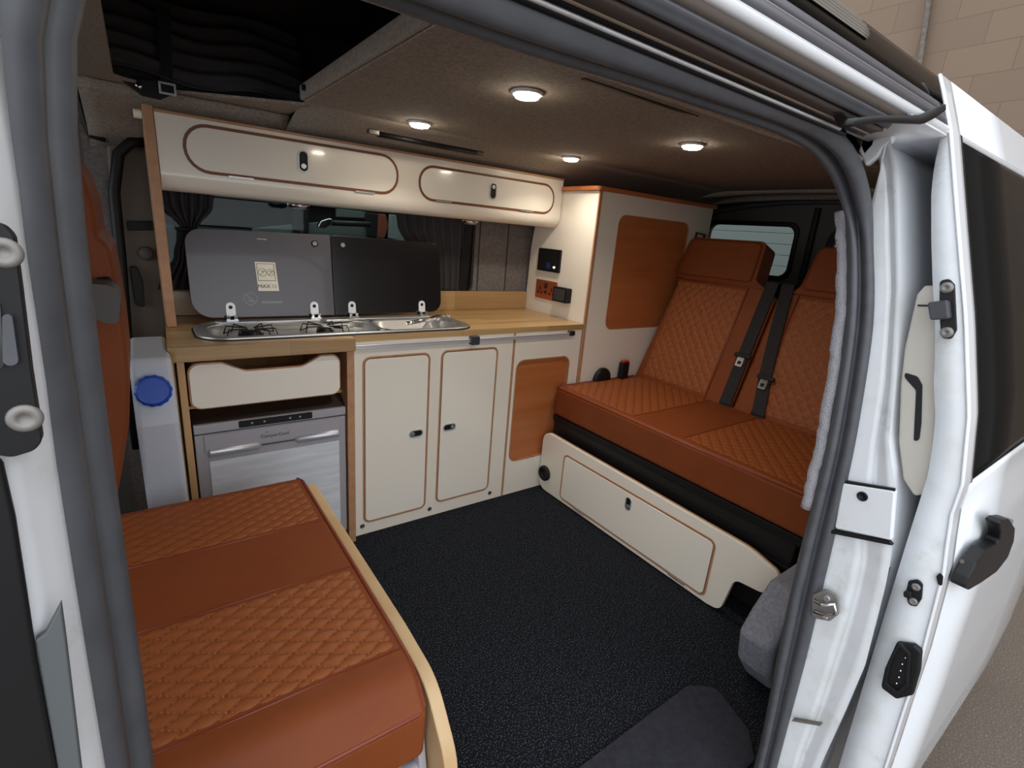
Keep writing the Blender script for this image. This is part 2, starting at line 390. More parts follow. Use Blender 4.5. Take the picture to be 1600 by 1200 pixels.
# cab : front wall, far side of the cab
struct(obj('wall_front', boxes((-1.92,-1.3,-.4,-1.9,.6,.75)), 'darktrim'), 'dark front end of the cab')
struct(obj('wall_far', boxes((-1.92,.60,-.03,-.64,.62,1.5)), 'greybrown'), 'plastic lined far side of the cab')
pil = struct(obj('trim_5', prism(B(), [(-0.617, 1.722), (-0.57, 1.493), (-0.475, 1.443), (-0.492, 1.34), (-0.498, 0.758), (-0.543, 0.281), (-0.65, 0.301), (-0.629, 0.63), (-0.608, 1.165), (-0.601, 1.322), (-0.639, 1.321), (-0.647, 1.509), (-0.652, 1.666)], .46, .50), 'greybrown', bevel=.01), 'grey brown plastic trim of the far door post')
obj('lining_panel', prism(B(), [(-0.649, 1.665), (-0.55, 1.694), (-0.566, 1.493), (-0.475, 1.442), (-0.492, 1.345), (-0.601, 1.322), (-0.635, 1.325), (-0.658, 1.506)], .452, .459), 'lining', pil)
obj('door_seal', tube(B(), [(-0.488, 0.44, 1.326), (-0.539, 0.44, 1.318), (-0.574, 0.44, 1.28), (-0.598, 0.44, 1.166), (-0.604, 0.44, 0.972), (-0.614, 0.44, 0.765), (-0.628, 0.44, 0.544), (-0.632, 0.44, 0.306)], .016, 8), 'black', pil, smooth=True)
obj('door_seal', tube(B(), [(-0.664, 0.45, 1.567), (-0.653, 0.45, 1.457), (-0.642, 0.45, 1.35), (-0.635, 0.45, 1.321), (-0.601, 0.45, 1.316)], .009, 8), 'black', pil, smooth=True)
obj('grip', prism(B(), rpoly([p+(.01,) for p in [(-0.583, 0.943), (-0.563, 0.937), (-0.553, 0.892), (-0.557, 0.802), (-0.581, 0.816)]]), .435, .46), 'black', pil, bevel=.003)
obj('belt_anchor', lathe(B(), (-0.536, 0.455, 0.982), (0,-1,0), [(.022,0),(.022,.008),(.016,.014),(0,.015)]), 'darktrim', pil, smooth=True)
obj('belt_slot', prism(B(), [(-0.576, 1.082), (-0.512, 1.087), (-0.511, 1.057), (-0.576, 1.053)], .45,.459), 'black', pil, bevel=.002)

# ================================================================ KITCHEN : cupboard with two doors
def door(parent, name, b, r, face, sgn, mp, m='creamdoor', rim='edge'):
    """lift-off panel with a routed brown rim; sgn=-1 looks to -Y or -X"""
    d = obj(name, prism(B(), inset(*b, r, .009), face+sgn*.0005, face+sgn*.004, mp), m, parent, bevel=.0016)
    obj('rim', ring(B(), b, r, .006, face, face+sgn*.0022, mp), rim, d, bevel=.001)
    obj('rim_groove', ring(B(), (b[0]+.0055,b[1]+.0055,b[2]-.0055,b[3]-.0055), max(r-.0055,.004), .0035, face, face+sgn*.0012, mp), 'edgedark', d)
    return d
cup = thing('kitchen_cupboard', 'cream kitchen cupboard with two rounded doors under the hob', 'cupboard', (.33,.2,0))
obj('face_panel', boxes((0,0,0, .665,.015,.752)), 'cream', cup, bevel=.001)
obj('side_panel', boxes((0,.015,0,.012,.43,.735)), 'board', cup)
obj('end_post', boxes((.6655,-.0015,0,.6755,.016,.752)), 'edge', cup, bevel=.001)
obj('back_panel', boxes((.012,.42,0,.66,.43,.735)), 'board', cup)
d1 = door(cup, 'door', (.029,.045,.288,.697), .028, 0, -1, MY)
d2 = door(cup, 'door', (.331,.052,.592,.700), .028, 0, -1, MY)
def pushlatch(par, c, w, h, mp, face, btn):
    la = latch(par, c, w, h, mp, face, -1)
    n_ = (mp(0,0,1)[0]-mp(0,0,0)[0], mp(0,0,1)[1]-mp(0,0,0)[1], mp(0,0,1)[2]-mp(0,0,0)[2])
    p = mp(c[0]+btn[0], c[1]+btn[1], face-.0012); obj('latch_button', cyl(B(), p, (-n_[0],-n_[1],-n_[2]), .0085, .004, 20), 'steel', la, bevel=.001)
pushlatch(d1, [(0.235, 0.382)][0], .058, .030, MY, -.004, (-.014,0))
pushlatch(d2, [(0.379, 0.385)][0], .058, .030, MY, -.004, (.014,0))
for p in [(0.026, 0.0, 0.037), (0.307, 0.0, 0.033), (0.602, 0.0, 0.032)]:
    s_ = obj('screw_cup', lathe(B(), (p[0], 0, p[2]), (0,-1,0), [(.009,0),(.009,.002),(.0065,.0035),(.0055,.0015)], 16), 'steeldark', cup, smooth=True)
    obj('screw', lathe(B(), (p[0], -.0016, p[2]), (0,-1,0), [(.004,0),(.003,.0015),(0,.002)], 10), 'chrome', s_)

# ---------------- end unit with cherry opening
eu = thing('end_unit', 'cream end panel with a rounded cherry wood inset between cupboard and bench', 'cabinet', (.87,.2,0))
cb = (.690,.160,.992,.633)
obj('face_panel', holed(B(), [(.676,0),(1.047,0),(1.047,.752),(.676,.752)], [rr(*cb,.04)], 0, .015), 'cream', eu, bevel=.001)
obj('inset_panel', prism(B(), rr(cb[0]-.01,cb[1]-.01,cb[2]+.01,cb[3]+.01,.04), .016, .022), 'cherry', eu)
obj('inset_rim', ring(B(), cb, .04, .004, -.0012, .0155), 'edge', eu)
# ---------------- fridge housing with drawer
fh = thing('fridge_housing', 'pale wood housing with scooped cream drawer above the fridge', 'cabinet', (-.25,.2,0))
obj('side_board', boxes((-.502,-.03,0,-.484,.43,.735)), 'board', fh, bevel=.001)
obj('side_board', boxes((-.033,-.03,0,-.008,.43,.735)), 'edge', fh, bevel=.001)
obj('shelf', boxes((-.484,.03,.568,-.033,.40,.578)), 'board', fh, bevel=.001)
obj('back_panel', boxes((-.484,.40,0,-.033,.41,.735)), 'edgedark', fh)
dp = [(-.480,.583,.028),(-.054,.583,.028),(-.054,.722,.03),(-.116,.722,.02),(-.172,.692,.04),(-.335,.692,.04),(-.395,.722,.02),(-.480,.722,.03)]
dr = obj('drawer', prism(B(), rpoly(dp), -.028, -.012), 'edge', fh, bevel=.002)
obj('drawer_face', prism(B(), rpoly([(-.476,.587,.026),(-.058,.587,.026),(-.058,.718,.027),(-.117,.718,.02),(-.173,.688,.04),(-.334,.688,.04),(-.394,.718,.02),(-.476,.718,.027)]), -.0325, -.0275), 'cream', dr, bevel=.002)
obj('drawer_side', boxes((-.47,-.012,.60,-.462,.36,.69),(-.072,-.012,.60,-.064,.36,.69),(-.47,.352,.60,-.064,.36,.69),(-.47,-.012,.592,-.064,.36,.60)), 'board', dr)
# ---------------- fridge
fr = thing('fridge', 'silver compact fridge with two recessed grips and black control strip', 'fridge', (-.26,.15,0))
FX0, FX1 = -.479, -.037
obj('body', boxes((FX0+.004,.01,.02,FX1-.004,.38,.548)), 'silver', fr, bevel=.004)
obj('top_trim', prism(B(), [(-.014,.530),(.03,.562),(.06,.562),(.06,.530)], FX0, FX1, MX), 'steeldark', fr, bevel=.001)
bz = obj('bezel', boxes((FX0,-.022,.505,FX1,.012,.533)), 'silver', fr, bevel=.002)
cp = obj('control_strip', prism(B(), rr(-.362,.509,-.147,.531,.004), -.0235, -.0215), 'black', fr)
for x in (-.325,-.29,-.215,-.185): obj('touch_mark', cyl(B(), (x,-.0235,.520), (0,-1,0), .0035, .0004, 10), 'print', cp)
dr_ = obj('door', boxes((FX0,-.018,.05,FX1,.01,.500)), 'silver', fr, bevel=.003)
obj('brushed_panel', boxes((-.447,-.0215,.055,-.061,-.0175,.412)), 'brushed', dr_, bevel=.001)
obj('door_shoulder', boxes((-.455,-.0225,.448,-.055,-.0175,.498)), 'silver', dr_, bevel=.001)
def grip(x0, x1, tip):
    z = .441; bm = B(); r = .0155
    xs = [x0, x0+.004, x1-.012, x1] if tip > 0 else [x1, x1-.004, x0+.012, x0]
    tube(bm, [(x,-.016,z) for x in xs], [r*.96, r, r, r*.25], 18); return bm
for x0, x1, tp in ((-.446,-.300,1),(-.205,-.062,-1)): obj('grip', grip(x0, x1, tp), 'alu', dr_, smooth=True)
obj('grip_line', boxes((-.300,-.0222,.4395,-.205,-.0178,.4425)), 'steeldark', dr_)
text('lettering', 'CamperCool', .0155, Vector((-.262,-.0232,.470)), RFRONT, 'ink', dr_)
text('lettering', 'the', .006, Vector((-.285,-.0232,.483)), RFRONT, 'ink', dr_)

# ---------------- worktop
hobhole = rr(-.415,.012,.455,.225,.055)
wt = thing('worktop', 'beech block worktop with low upstand and a step beside the rail', 'worktop', (.25,.2,.755))
obj('slab', holed(B(), rpoly([(-.520,-.058,.02),(-.012,-.058,.004),(-.010,-.005,0),(1.048,-.005,0),(1.048,.455,0),(-.505,.455,0)]), [hobhole], .752, .775, MZ), 'stave', wt, bevel=.002)
obj('front_lip', prism(B(), rpoly([(-.520,-.058,.02),(-.012,-.058,.004),(-.010,.0,0),(-.520,.0,0)]), .734, .7525, MZ), 'stave', wt, bevel=.002)
obj('upstand', boxes((-.505,.440,.775,1.048,.462,.862)), 'stave', wt, bevel=.003)
# ---------------- hob and sink unit
HZ = .775
hb = thing('hob_sink_unit', 'stainless gas hob and sink set into the worktop with raised glass lids', 'hob', (.02,.12,HZ))
obj('rim', holed(B(), rr(-.442,.000,.484,.262,.085,10), [rr(-.405,.022,.445,.215,.06,8)], HZ+.0005, HZ+.009, MZ), 'steel', hb, bevel=.003, seg=3)
obj('rim_seal', holed(B(), rr(-.446,-.004,.488,.266,.088,10), [rr(-.43,.004,.47,.25,.08,10)], HZ, HZ+.003, MZ), 'black', hb)
def tray(x0, y0, x1, y1, r, d, z0):
    bm = B(); L = [rr(x0-.012,y0-.012,x1+.012,y1+.012,r+.012,8), rr(x0,y0,x1,y1,r,8), rr(x0+.01,y0+.01,x1-.01,y1-.01,r-.008,8), rr(x0+.02,y0+.02,x1-.02,y1-.02,r-.012,8)]
    zs = [z0, z0-.004, z0-d+.006, z0-d]; V = [[bm.verts.new((u,v,z)) for u,v in l] for l, z in zip(L, zs)]; n = len(V[0])
    for i in range(3):
        for k in range(n): bm.faces.new((V[i][k], V[i][(k+1)%n], V[i+1][(k+1)%n], V[i+1][k]))
    bm.faces.new(V[-1]); return bm
obj('hob_tray', tray(-.395,.03,.10,.205,.05,.02,HZ+.007), 'steel', hb, smooth=True)
obj('sink_bowl', tray(.13,.03,.435,.205,.06,.11,HZ+.007), 'steel', hb, smooth=True)
obj('rear_deck', prism(B(), rpoly([(-.36,.212,.01),(-.05,.212,.01),(-.03,.20,.01),(.05,.20,.01),(.07,.212,.01),(.44,.212,.01),(.42,.252,.02),(-.39,.252,.02)]), HZ+.008, HZ+.016, MZ), 'steel', hb, bevel=.002)
obj('divider', boxes((.104,.03,HZ-.004,.126,.205,HZ+.008)), 'steel', hb, bevel=.003)
for bx, by, br in ((-.29,.115,.036),(-.06,.115,.028)):
    bn = obj('burner', lathe(B(), (bx,by,HZ-.013), (0,0,1), [(br,0),(br,.008),(br*.8,.010),(br*.8,.016),(br*.3,.018),(0,.018)]), 'black', hb, smooth=True)
    for k in range(4):
        a = PI/4+k*PI/2; c_, s_ = math.cos(a), math.sin(a); e_ = (-s_*.018, c_*.018)
        P = [(bx+c_*.015,by+s_*.015,HZ+.012),(bx+c_*.075+e_[0],by+s_*.062+e_[1],HZ+.016),(bx+c_*.085+e_[0],by+s_*.07+e_[1],HZ-.008),(bx+c_*.085-e_[0],by+s_*.07-e_[1],HZ-.008),(bx+c_*.075-e_[0],by+s_*.062-e_[1],HZ+.016),(bx+c_*.015,by+s_*.015,HZ+.012)]
        obj('pan_support', tube(B(), P, .0022, 6), 'black', bn, smooth=True)
tp = obj('tap', tube(B(), [(.40,.19,HZ+.01),(.40,.17,HZ+.022),(.33,.12,HZ+.020),(.26,.10,HZ+.016),(.235,.098,HZ+.012)], .008, 10), 'chrome', hb, smooth=True)
obj('tap_base', cyl(B(), (.40,.19,HZ+.004), (0,0,1), .017, .014, 20), 'chrome', tp, bevel=.002)
obj('tap_lever', tube(B(), [(.40,.19,HZ+.018),(.43,.165,HZ+.026),(.44,.14,HZ+.026)], .005, 8), 'chrome', tp, smooth=True)
# lids : leaning glass plates hinged on the rear deck
def LID(u, v, w): # v up the plate, leaning back
    return (u, .262+(v)*.13 - w*.99, HZ+.022+v*.9915 + w*.13)
def lid(name, x0, x1, left, m):
    H_ = .288; r = .06
    P = rpoly([(x0,0,r),(x1,.0,.004),(x1,H_,.004),(x0,H_+(-.006),r*.8)]) if left else rpoly([(x0,0,.004),(x1,.004,r*.75),(x1,H_-.004,r*.75),(x0,H_,.004)])
    l_ = obj(name, prism(B(), P, 0, .005, LID), m, hb, bevel=.0012); return l_
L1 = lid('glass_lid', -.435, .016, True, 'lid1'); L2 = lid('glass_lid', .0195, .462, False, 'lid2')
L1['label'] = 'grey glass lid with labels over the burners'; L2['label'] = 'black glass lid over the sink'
for lp, u in ((L1,-.040),(L2,.060)):
    obj('bumper', lathe(B(), LID(u,.255,.005), (0,-1,.13), [(.0115,0),(.0115,.003),(.009,.004),(.008,.003)], 20), 'black', lp)
    obj('bumper_pad', cyl(B(), LID(u,.255,.0052), (0,-1,.13), .0078, .004, 20), 'print', lp)
for lp, u in ((L1,-.325),(L1,-.056),(L2,.082),(L2,.372)):
    bm = holed(B(), rpoly([(u-.014,.002,.002),(u+.014,.002,.002),(u+.014,.05,.0135),(u-.014,.05,.0135)]), [[(u+.006*math.cos(a), .034+.006*math.sin(a)) for a in [2*PI*k/14 for k in range(14)]]], .0055, .008, LID)
    hg = obj('hinge', bm, 'white', lp, bevel=.0005)
    obj('hinge_screw', cyl(B(), LID(u,.034,.0052), (0,-1,.13), .0062, .003, 14), 'black', hg)
    obj('hinge_bracket', boxes((u-.016,.236,HZ+.012,u-.006,.262,HZ+.032),(u+.006,.236,HZ+.012,u+.016,.262,HZ+.032),(u-.018,.232,HZ+.014,u+.018,.24,HZ+.02)), 'chrome', hg, bevel=.001)
    obj('hinge_barrel', tube(B(), [(u-.02,.258,HZ+.024),(u+.02,.258,HZ+.024)], .005, 10), 'black', hg, smooth=True)
# printed label and marks on the left lid
def onlid(pts, w0, w1): return prism(B(), pts, w0, w1, LID)
lb = obj('label_sticker', onlid([(-.236,.088),(-.170,.088),(-.176,.185),(-.240,.185)], .0052, .0056), 'label', L1)
obj('label_frame', holed(B(), [(-.234,.122),(-.178,.122),(-.181,.180),(-.236,.180)], [[(-.2325,.1235),(-.1795,.1235),(-.1825,.1785),(-.2345,.1785)]], .0057, .0059, LID), 'ink', L1)
for cu_, r_ in ((-.219,.0135),(-.193,.0115)):
    obj('burner_symbol', holed(B(), [(cu_+r_*math.cos(2*PI*k/22), .150+r_*math.sin(2*PI*k/22)) for k in range(22)], [[(cu_+(r_-.0012)*math.cos(2*PI*k/22), .150+(r_-.0012)*math.sin(2*PI*k/22)) for k in range(22)]], .0057, .0059, LID), 'ink', L1)
    for sg in (1,-1):
        obj('burner_symbol', onlid([(cu_-.009*sg,.150-.009),(cu_-.009*sg+.0016,.150-.0095),(cu_+.010*sg,.150+.006),(cu_+.009*sg,.150+.0075)] if sg > 0 else [(cu_-.003,.153),(cu_+.003,.1535),(cu_+.003,.156),(cu_-.003,.1555)], .0057, .0059), 'ink', L1)
lr = Matrix(((1,0,0),(0,.13,-.9915),(0,.9915,.13)))
text('lettering', 'MAX', .0185, Vector(LID(-.217,.103,.0058)), lr, 'ink', L1)
text('lettering', '12', .0175, Vector(LID(-.185,.103,.0058)), lr, 'print', L1)
rg = [( -.262+.0215*math.cos(2*PI*k/30), .062+.0215*math.sin(2*PI*k/30)) for k in range(30)]; ri = [( -.262+.0185*math.cos(2*PI*k/30), .062+.0185*math.sin(2*PI*k/30)) for k in range(30)]
obj('prohibition_mark', holed(B(), rg, [ri], .0052, .0055, LID), 'print', L1)
obj('prohibition_mark', onlid([(-.277,.0745),(-.2745,.077),(-.247,.0495),(-.2495,.047)], .0052, .0055), 'print', L1)
obj('prohibition_mark', onlid([(-.272,.052),(-.253,.052),(-.256,.057),(-.268,.057)], .0052, .0054), 'print', L1)
obj('printed_bar', onlid([(-.229,.046),(-.163,.046),(-.163,.053),(-.229,.053)], .0052, .0055), 'print', L1)
text('lettering', 'THETFORD', .0062, Vector(LID(-.212,.260,.0053)), lr, 'label', L1)

# ---------------- table rail along the facade
rl = thing('table_rail', 'slim aluminium rail with dark grey clip across the cupboard front', 'rail', (.5,-.01,.737))
obj('rail', prism(B(), rpoly([(-.013,.727,.002),(-.003,.727,0),(-.003,.741,0),(-.013,.741,.002)]), .003, .985, MX), 'alu', rl, bevel=.001)
obj('rail_lip', boxes((.003,-.015,.7275,.985,-.013,.7305)), 'alu', rl)
obj('clip', prism(B(), rr(.448,.718,.486,.7515,.004), -.024, -.003), 'slate', rl, bevel=.002)
obj('end_cap', boxes((.957,-.018,.728,.990,-.001,.748)), 'steeldark', rl, bevel=.002)

# ---------------- tall cupboard at the right end
tc = thing('tall_cupboard', 'tall cream cupboard with a rounded cherry panel and wooden top beside the bench', 'cupboard', (1.46,.2,0))
obj('side_panel', prism(B(), [(.0,.02),(.44,.02),(.452,.75),(.44,1.08),(.40,1.345),(.0,1.345)], 1.052, 1.066, MX), 'cream', tc, bevel=.001)
ob = (1.19,.742,1.70,1.262)
obj('face_panel', holed(B(), [(1.067,0),(1.872,0),(1.872,1.345),(1.067,1.345)], [rr(*ob,.045)], 0, .015), 'cream', tc, bevel=.001)
obj('inset_panel', prism(B(), rr(ob[0]-.01,ob[1]-.01,ob[2]+.01,ob[3]+.01,.05), .004, .012), 'cherry', tc)
obj('inset_rim', ring(B(), ob, .045, .003, -.001, .0045), 'edge', tc)
obj('edge_strip', boxes((1.049,-.006,0,1.0665,.002,1.345)), 'edge', tc, bevel=.002)
obj('top_board', prism(B(), rpoly([(1.03,-.014,.02),(1.885,-.014,.0),(1.885,.39,0),(1.052,.39,0),(1.052,.225,0),(1.03,.225,0)]), 1.345, 1.362, MZ), 'cherry', tc, bevel=.003)
obj('end_panel', boxes((1.858,.015,0,1.872,.42,1.345)), 'cream', tc)
# sockets on the side of the tall cupboard (face x = 1.052)
ctl = thing('control_panel', 'square black control panel with a small light on the tall cupboard side', 'control panel', (1.05,.275,1.03))
obj('plate', prism(B(), rr(.198,.980,.362,1.086,.004), 1.040, 1.0515, MX), 'black', ctl, bevel=.002)
obj('screen', prism(B(), rr(.21,.99,.35,1.076,.003), 1.0385, 1.0405, MX), 'lid2', ctl)
obj('status_light', cyl(B(), (1.0385,.230,1.004), (-1,0,0), .004, .001, 12), 'led', ctl)
obj('dial', cyl(B(), (1.0385,.275,1.008), (-1,0,0), .016, .001, 20), 'lensred', ctl)
sk = thing('wall_socket', 'copper twin wall socket below the black control panel', 'socket', (1.05,.29,.89))
obj('plate', prism(B(), rr(.206,.846,.366,.936,.004), 1.0465, 1.0515, MX), 'copper', sk, bevel=.0015)
for yc in (.33,.242):
    ot = obj('outlet', boxes((1.0458,yc-.004,.885,1.0466,yc+.004,.905)), 'darkred', sk)
    obj('outlet_slot', boxes((1.0456,yc-.019,.869,1.0466,yc-.007,.881),(1.0456,yc+.007,.869,1.0466,yc+.019,.881)), 'darkred', ot)
obj('usb_port', boxes((1.0456,.276,.898,1.0466,.298,.922)), 'darkred', sk)
obj('switch', boxes((1.0440,.278,.872,1.0466,.294,.888)), 'darkred', sk, bevel=.0008)
s2_ = thing('black_socket', 'black hinged twelve volt socket box right of the copper socket', 'socket', (1.05,.15,.885))
obj('case', prism(B(), rr(.100,.852,.200,.920,.006), 1.018, 1.0515, MX), 'black', s2_, bevel=.004)
obj('flap', prism(B(), rr(.112,.860,.188,.912,.006), 1.014, 1.0195, MX), 'slate', s2_, bevel=.002)

# ================================================================ OVERHEAD LOCKER
oh = thing('overhead_locker', 'long cream overhead locker with two rounded flap doors above the window', 'locker', (.28,.33,1.29))
Yf = .236
def lockerprof():
    p = [(Yf,1.232),(Yf,1.39),(.42,1.385),(.44,1.19)]
    arc = [(Yf+.045-.045*math.cos(a), 1.232-.05*math.sin(a)) for a in [PI/2*k/8 for k in range(8,-1,-1)]]
    return [(Yf,1.39),(.30,1.385),(.405,1.34),(.43,1.20),(.30,1.182)]+arc
obj('body', prism(B(), lockerprof(), -.480, 1.0485, MX), 'cream', oh, bevel=.001)
obj('top_edge', boxes((-.480,Yf-.003,1.389,1.05,Yf+.012,1.397)), 'edge', oh, bevel=.001)
o1 = door(oh, 'door', (-.418,1.240,.252,1.378), .066, Yf, -1, MY, rim='edgedark')
o2 = door(oh, 'door', (.332,1.236,1.003,1.366), .062, Yf, -1, MY, rim='edgedark')
pushlatch(o1, (-.083,1.314), .034, .068, MY, Yf-.004, (0,-.015))
pushlatch(o2, (.667,1.304), .034, .066, MY, Yf-.004, (0,.015))
for d_, xs in ((o1,(-.27,.125)),(o2,(.44,.85))):
    for x in xs: obj('hinge', boxes((x-.035,Yf-.007,1.2385,x+.035,Yf-.002,1.2425)), 'steel', d_)
obj('end_board', prism(B(), rpoly([(Yf-.002,1.405,.0),(.30,1.39,0),(.405,1.345,0),(.438,1.2,0),(.438,.776,0),(Yf-.002,.776,0),(Yf-.006,.86,.02),(Yf+.004,.98,.05),(Yf-.004,1.1,.05)]), -.506, -.481, MX), 'edge', oh, bevel=.002)
obj('peg', cyl(B(), (-.507,Yf+.012,1.378), (-1,0,0), .012, .02, 14), 'label', oh, bevel=.002)
for nm, x in (('left',-.08),('right',.625)):
    t = thing('locker_light', 'small chrome light under the overhead locker, above the %s lid' % ('grey' if nm == 'left' else 'black'), 'light', (x,.33,1.178), 'lights under the overhead locker')
    obj('housing', lathe(B(), (x,.33,1.180), (0,0,-1), [(.036,0),(.036,.006),(.03,.012),(.026,.012)], 24), 'chrome', t, smooth=True)
    obj('lens', cyl(B(), (x,.33,1.169), (0,0,-1), .025, .004, 24), 'print', t)

# ================================================================ BED BOARD with downlights
bbd = thing('roof_bed_board', 'lined bed board forming the ceiling with recessed lights', 'bed board', (1.0,-.39,1.45))
obj('board', prism(B(), rpoly([(-.130,.018,.01),(-.130,-.815,.01),(2.35,-.815,0),(2.35,.05,0),(.66,.05,0)]), 1.450, 1.466, MZ), 'lining', bbd, bevel=.004)
obj('front_edge', boxes((-.142,-.815,1.452,-.128,.012,1.492)), 'lining', bbd, bevel=.006)
obj('latch_peg', cyl(B(), (-.13,-.05,1.474), (-1,0,0), .008, .02, 12), 'black', bbd)
hg = thing('board_hinge', 'black strut with metal ends beside the bed board', 'hinge', (.40,.16,1.44))
obj('strut', tube(B(), [(0.11, 0.086, 1.415), (0.288, 0.093, 1.415), (0.494, 0.096, 1.415)], .009, 8), 'black', hg, smooth=True)
for x, y, z in [(0.094, 0.073, 1.415), (0.508, 0.1, 1.415)]: obj('end_bracket', boxes((x-.018,y-.010,z-.008,x+.018,y+.010,z+.009)), 'steeldark', hg, bevel=.003)
sl = obj('ceiling_slot', boxes((.205,-.786,1.4478,.585,-.776,1.4505)), 'black'); tag(sl, 'long thin black slot in the ceiling lining near the side door', 'slot')
LP = [((.196,-.609),'near the side door, toward the cab'),((.199,-.046),'near the overhead locker, toward the cab'),((.878,.005),'near the overhead locker, toward the rear'),((.870,-.566),'near the side door, toward the rear')]
def downlight(x, y):
    t = thing('downlight', '', 'light', (x,y,1.45), 'round downlights in the bed board')
    obj('trim_ring', lathe(B(), (x,y,1.4495), (0,0,-1), [(.037,0),(.037,.004),(.033,.007),(.030,.007),(.029,.003)], 32), 'white', t, smooth=True)
    obj('lamp', lathe(B(), (x,y,1.4465), (0,0,-1), [(.029,0),(.029,.006),(.026,.010),(.018,.012),(0,.0125)], 28), 'led', t, smooth=True)
    return t
D0 = downlight(*LP[0][0]); D0['label'] = 'round bright ceiling light '+LP[0][1]
for (x, y), s in LP[1:]: dup(D0, (x, y, 1.45), 'round bright ceiling light '+s)
def lamp(name, loc, rot, size, power, col, shape='DISK', spread=PI):
    l = bpy.data.lights.new(name, 'AREA'); l.shape = shape; l.size = size if not isinstance(size, tuple) else size[0]
    if isinstance(size, tuple): l.size_y = size[1]
    l.energy = power; l.color = col; l.spread = spread
    o = bpy.data.objects.new(name, l); C.objects.link(o); o.location = loc; o.rotation_euler = rot; return o
for (x, y), s in LP: lamp('downlight_beam', (x, y, 1.431), (0,0,0), .056, LEDW, (1,.90,.76), spread=2.2)
# strap of the raised roof
st = thing('roof_strap', 'black strap with steel buckle hanging at the roof opening', 'strap', (-0.444, 0.2, 1.441))
obj('webbing', prism(B(), [(-0.447, 1.641), (-0.418, 1.649), (-0.429, 1.464), (-0.459, 1.458)], .199, .202), 'blacksoft', st)
obj('pocket', prism(B(), rpoly([p+(.004,) for p in [(-0.557, 1.455), (-0.441, 1.465), (-0.424, 1.44), (-0.463, 1.416), (-0.503, 1.418)]]), .196, .206), 'black', st, bevel=.003)
obj('buckle', holed(B(), rr(*[(-0.464, 1.431)][0], *[(-0.424, 1.461)][0], .002), [inset(*[(-0.464, 1.431)][0], *[(-0.424, 1.461)][0], .002, .005)], .188, .194), 'alu', st, bevel=.001)
obj('stud', lathe(B(), (-0.508, 0.195, 1.442), (0,-1,0), [(.009,0),(.007,.004),(.003,.004)], 16), 'chrome', st, smooth=True)
# ================================================================ BENCH SEAT
bn = thing('bench_seat', 'tan leather double bench seat with quilted panels, split backrest and drawer-fronted plinth', 'bench seat', (1.2,-.58,0))
# seat cushion : front bolster with piping, x forward edge .914
def cush(name, x0, x1, y0, y1, z0, z1, r, parent, m='leather'):
    """soft cushion with rounded upper edges"""
    return obj(name, prism(B(), rr(x0, y0, x1, y1, .03, 6), z0, z1, MZ), m, parent, bevel=r, seg=5)
seat = cush('seat_cushion', .912, 1.50, -1.175, -.009, .365, .500, .018, bn)
quilt('quilted_panel', seat, MZ, .945, -.445, 1.455, -.035, .052, .044, .498)
quilt('quilted_panel', seat, MZ, .945, -1.15, 1.455, -.680, .052, .044, .498)
obj('piping', tube(B(), [(.917,-1.16,.493),(.917,-.02,.493)], .0035, 6), 'piping', seat, smooth=True)
obj('piping', tube(B(), [(.95,-.012,.497),(1.44,-.012,.497)], .003, 6), 'piping', seat, smooth=True)
obj('seam', boxes((.945,-.4475,.4992,1.45,-.4455,.5015),(.945,-.6795,.4992,1.45,-.6775,.5015)), 'piping', seat)
# backrests : local u = -y, v = up the inclined plane, w = towards the front
UPX, UPZ = .332, .9433
def BK(u, v, w): return (1.452+UPX*v-UPZ*w, -u, .497+UPZ*v+UPX*w)
def backrest(u0, hu0, hu1, u1, label):
    P = rpoly([(u0,-.03,.02),(u1,-.03,.02),(u1,.50,.04),(hu1+.005,.565,.03),(hu1-.012,.742,.03),(hu0+.012,.742,.03),(hu0-.005,.565,.03),(u0,.50,.04)])
    b_ = obj('backrest', prism(B(), P, -.10, 0, BK), 'leather', bn, bevel=.018, seg=4); b_['label'] = label
    q0 = u0+.035 if u0 < .3 else u0+.09; q1 = u1-.135 if u0 < .3 else u1-.04
    quilt('quilted_panel', b_, BK, q0, .012, q1, .523, .044, .052, -.001)
    obj('headrest_seam', tube(B(), [BK(u0+.02,.528,.001), BK(u1-.02,.528,.001)], .003, 6), 'piping', b_, smooth=True)
    obj('headrest', prism(B(), rpoly([(hu0+.01,.55,.02),(hu1-.01,.55,.02),(hu1-.022,.735,.03),(hu0+.022,.735,.03)]), -.09, .012, BK), 'leather', b_, bevel=.014, seg=4)
    obj('seam', tube(B(), [BK(q1+.004,.0,.001), BK(q1+.004,.53,.001)] if u0 < .3 else [BK(q0-.004,.0,.001), BK(q0-.004,.53,.001)], .0025, 6), 'piping', b_, smooth=True)
    return b_
backrest(.009, .014, .428, .548, 'tan backrest beside the tall cupboard')
backrest(.552, .625, 1.07, 1.165, 'tan backrest beside the door opening')
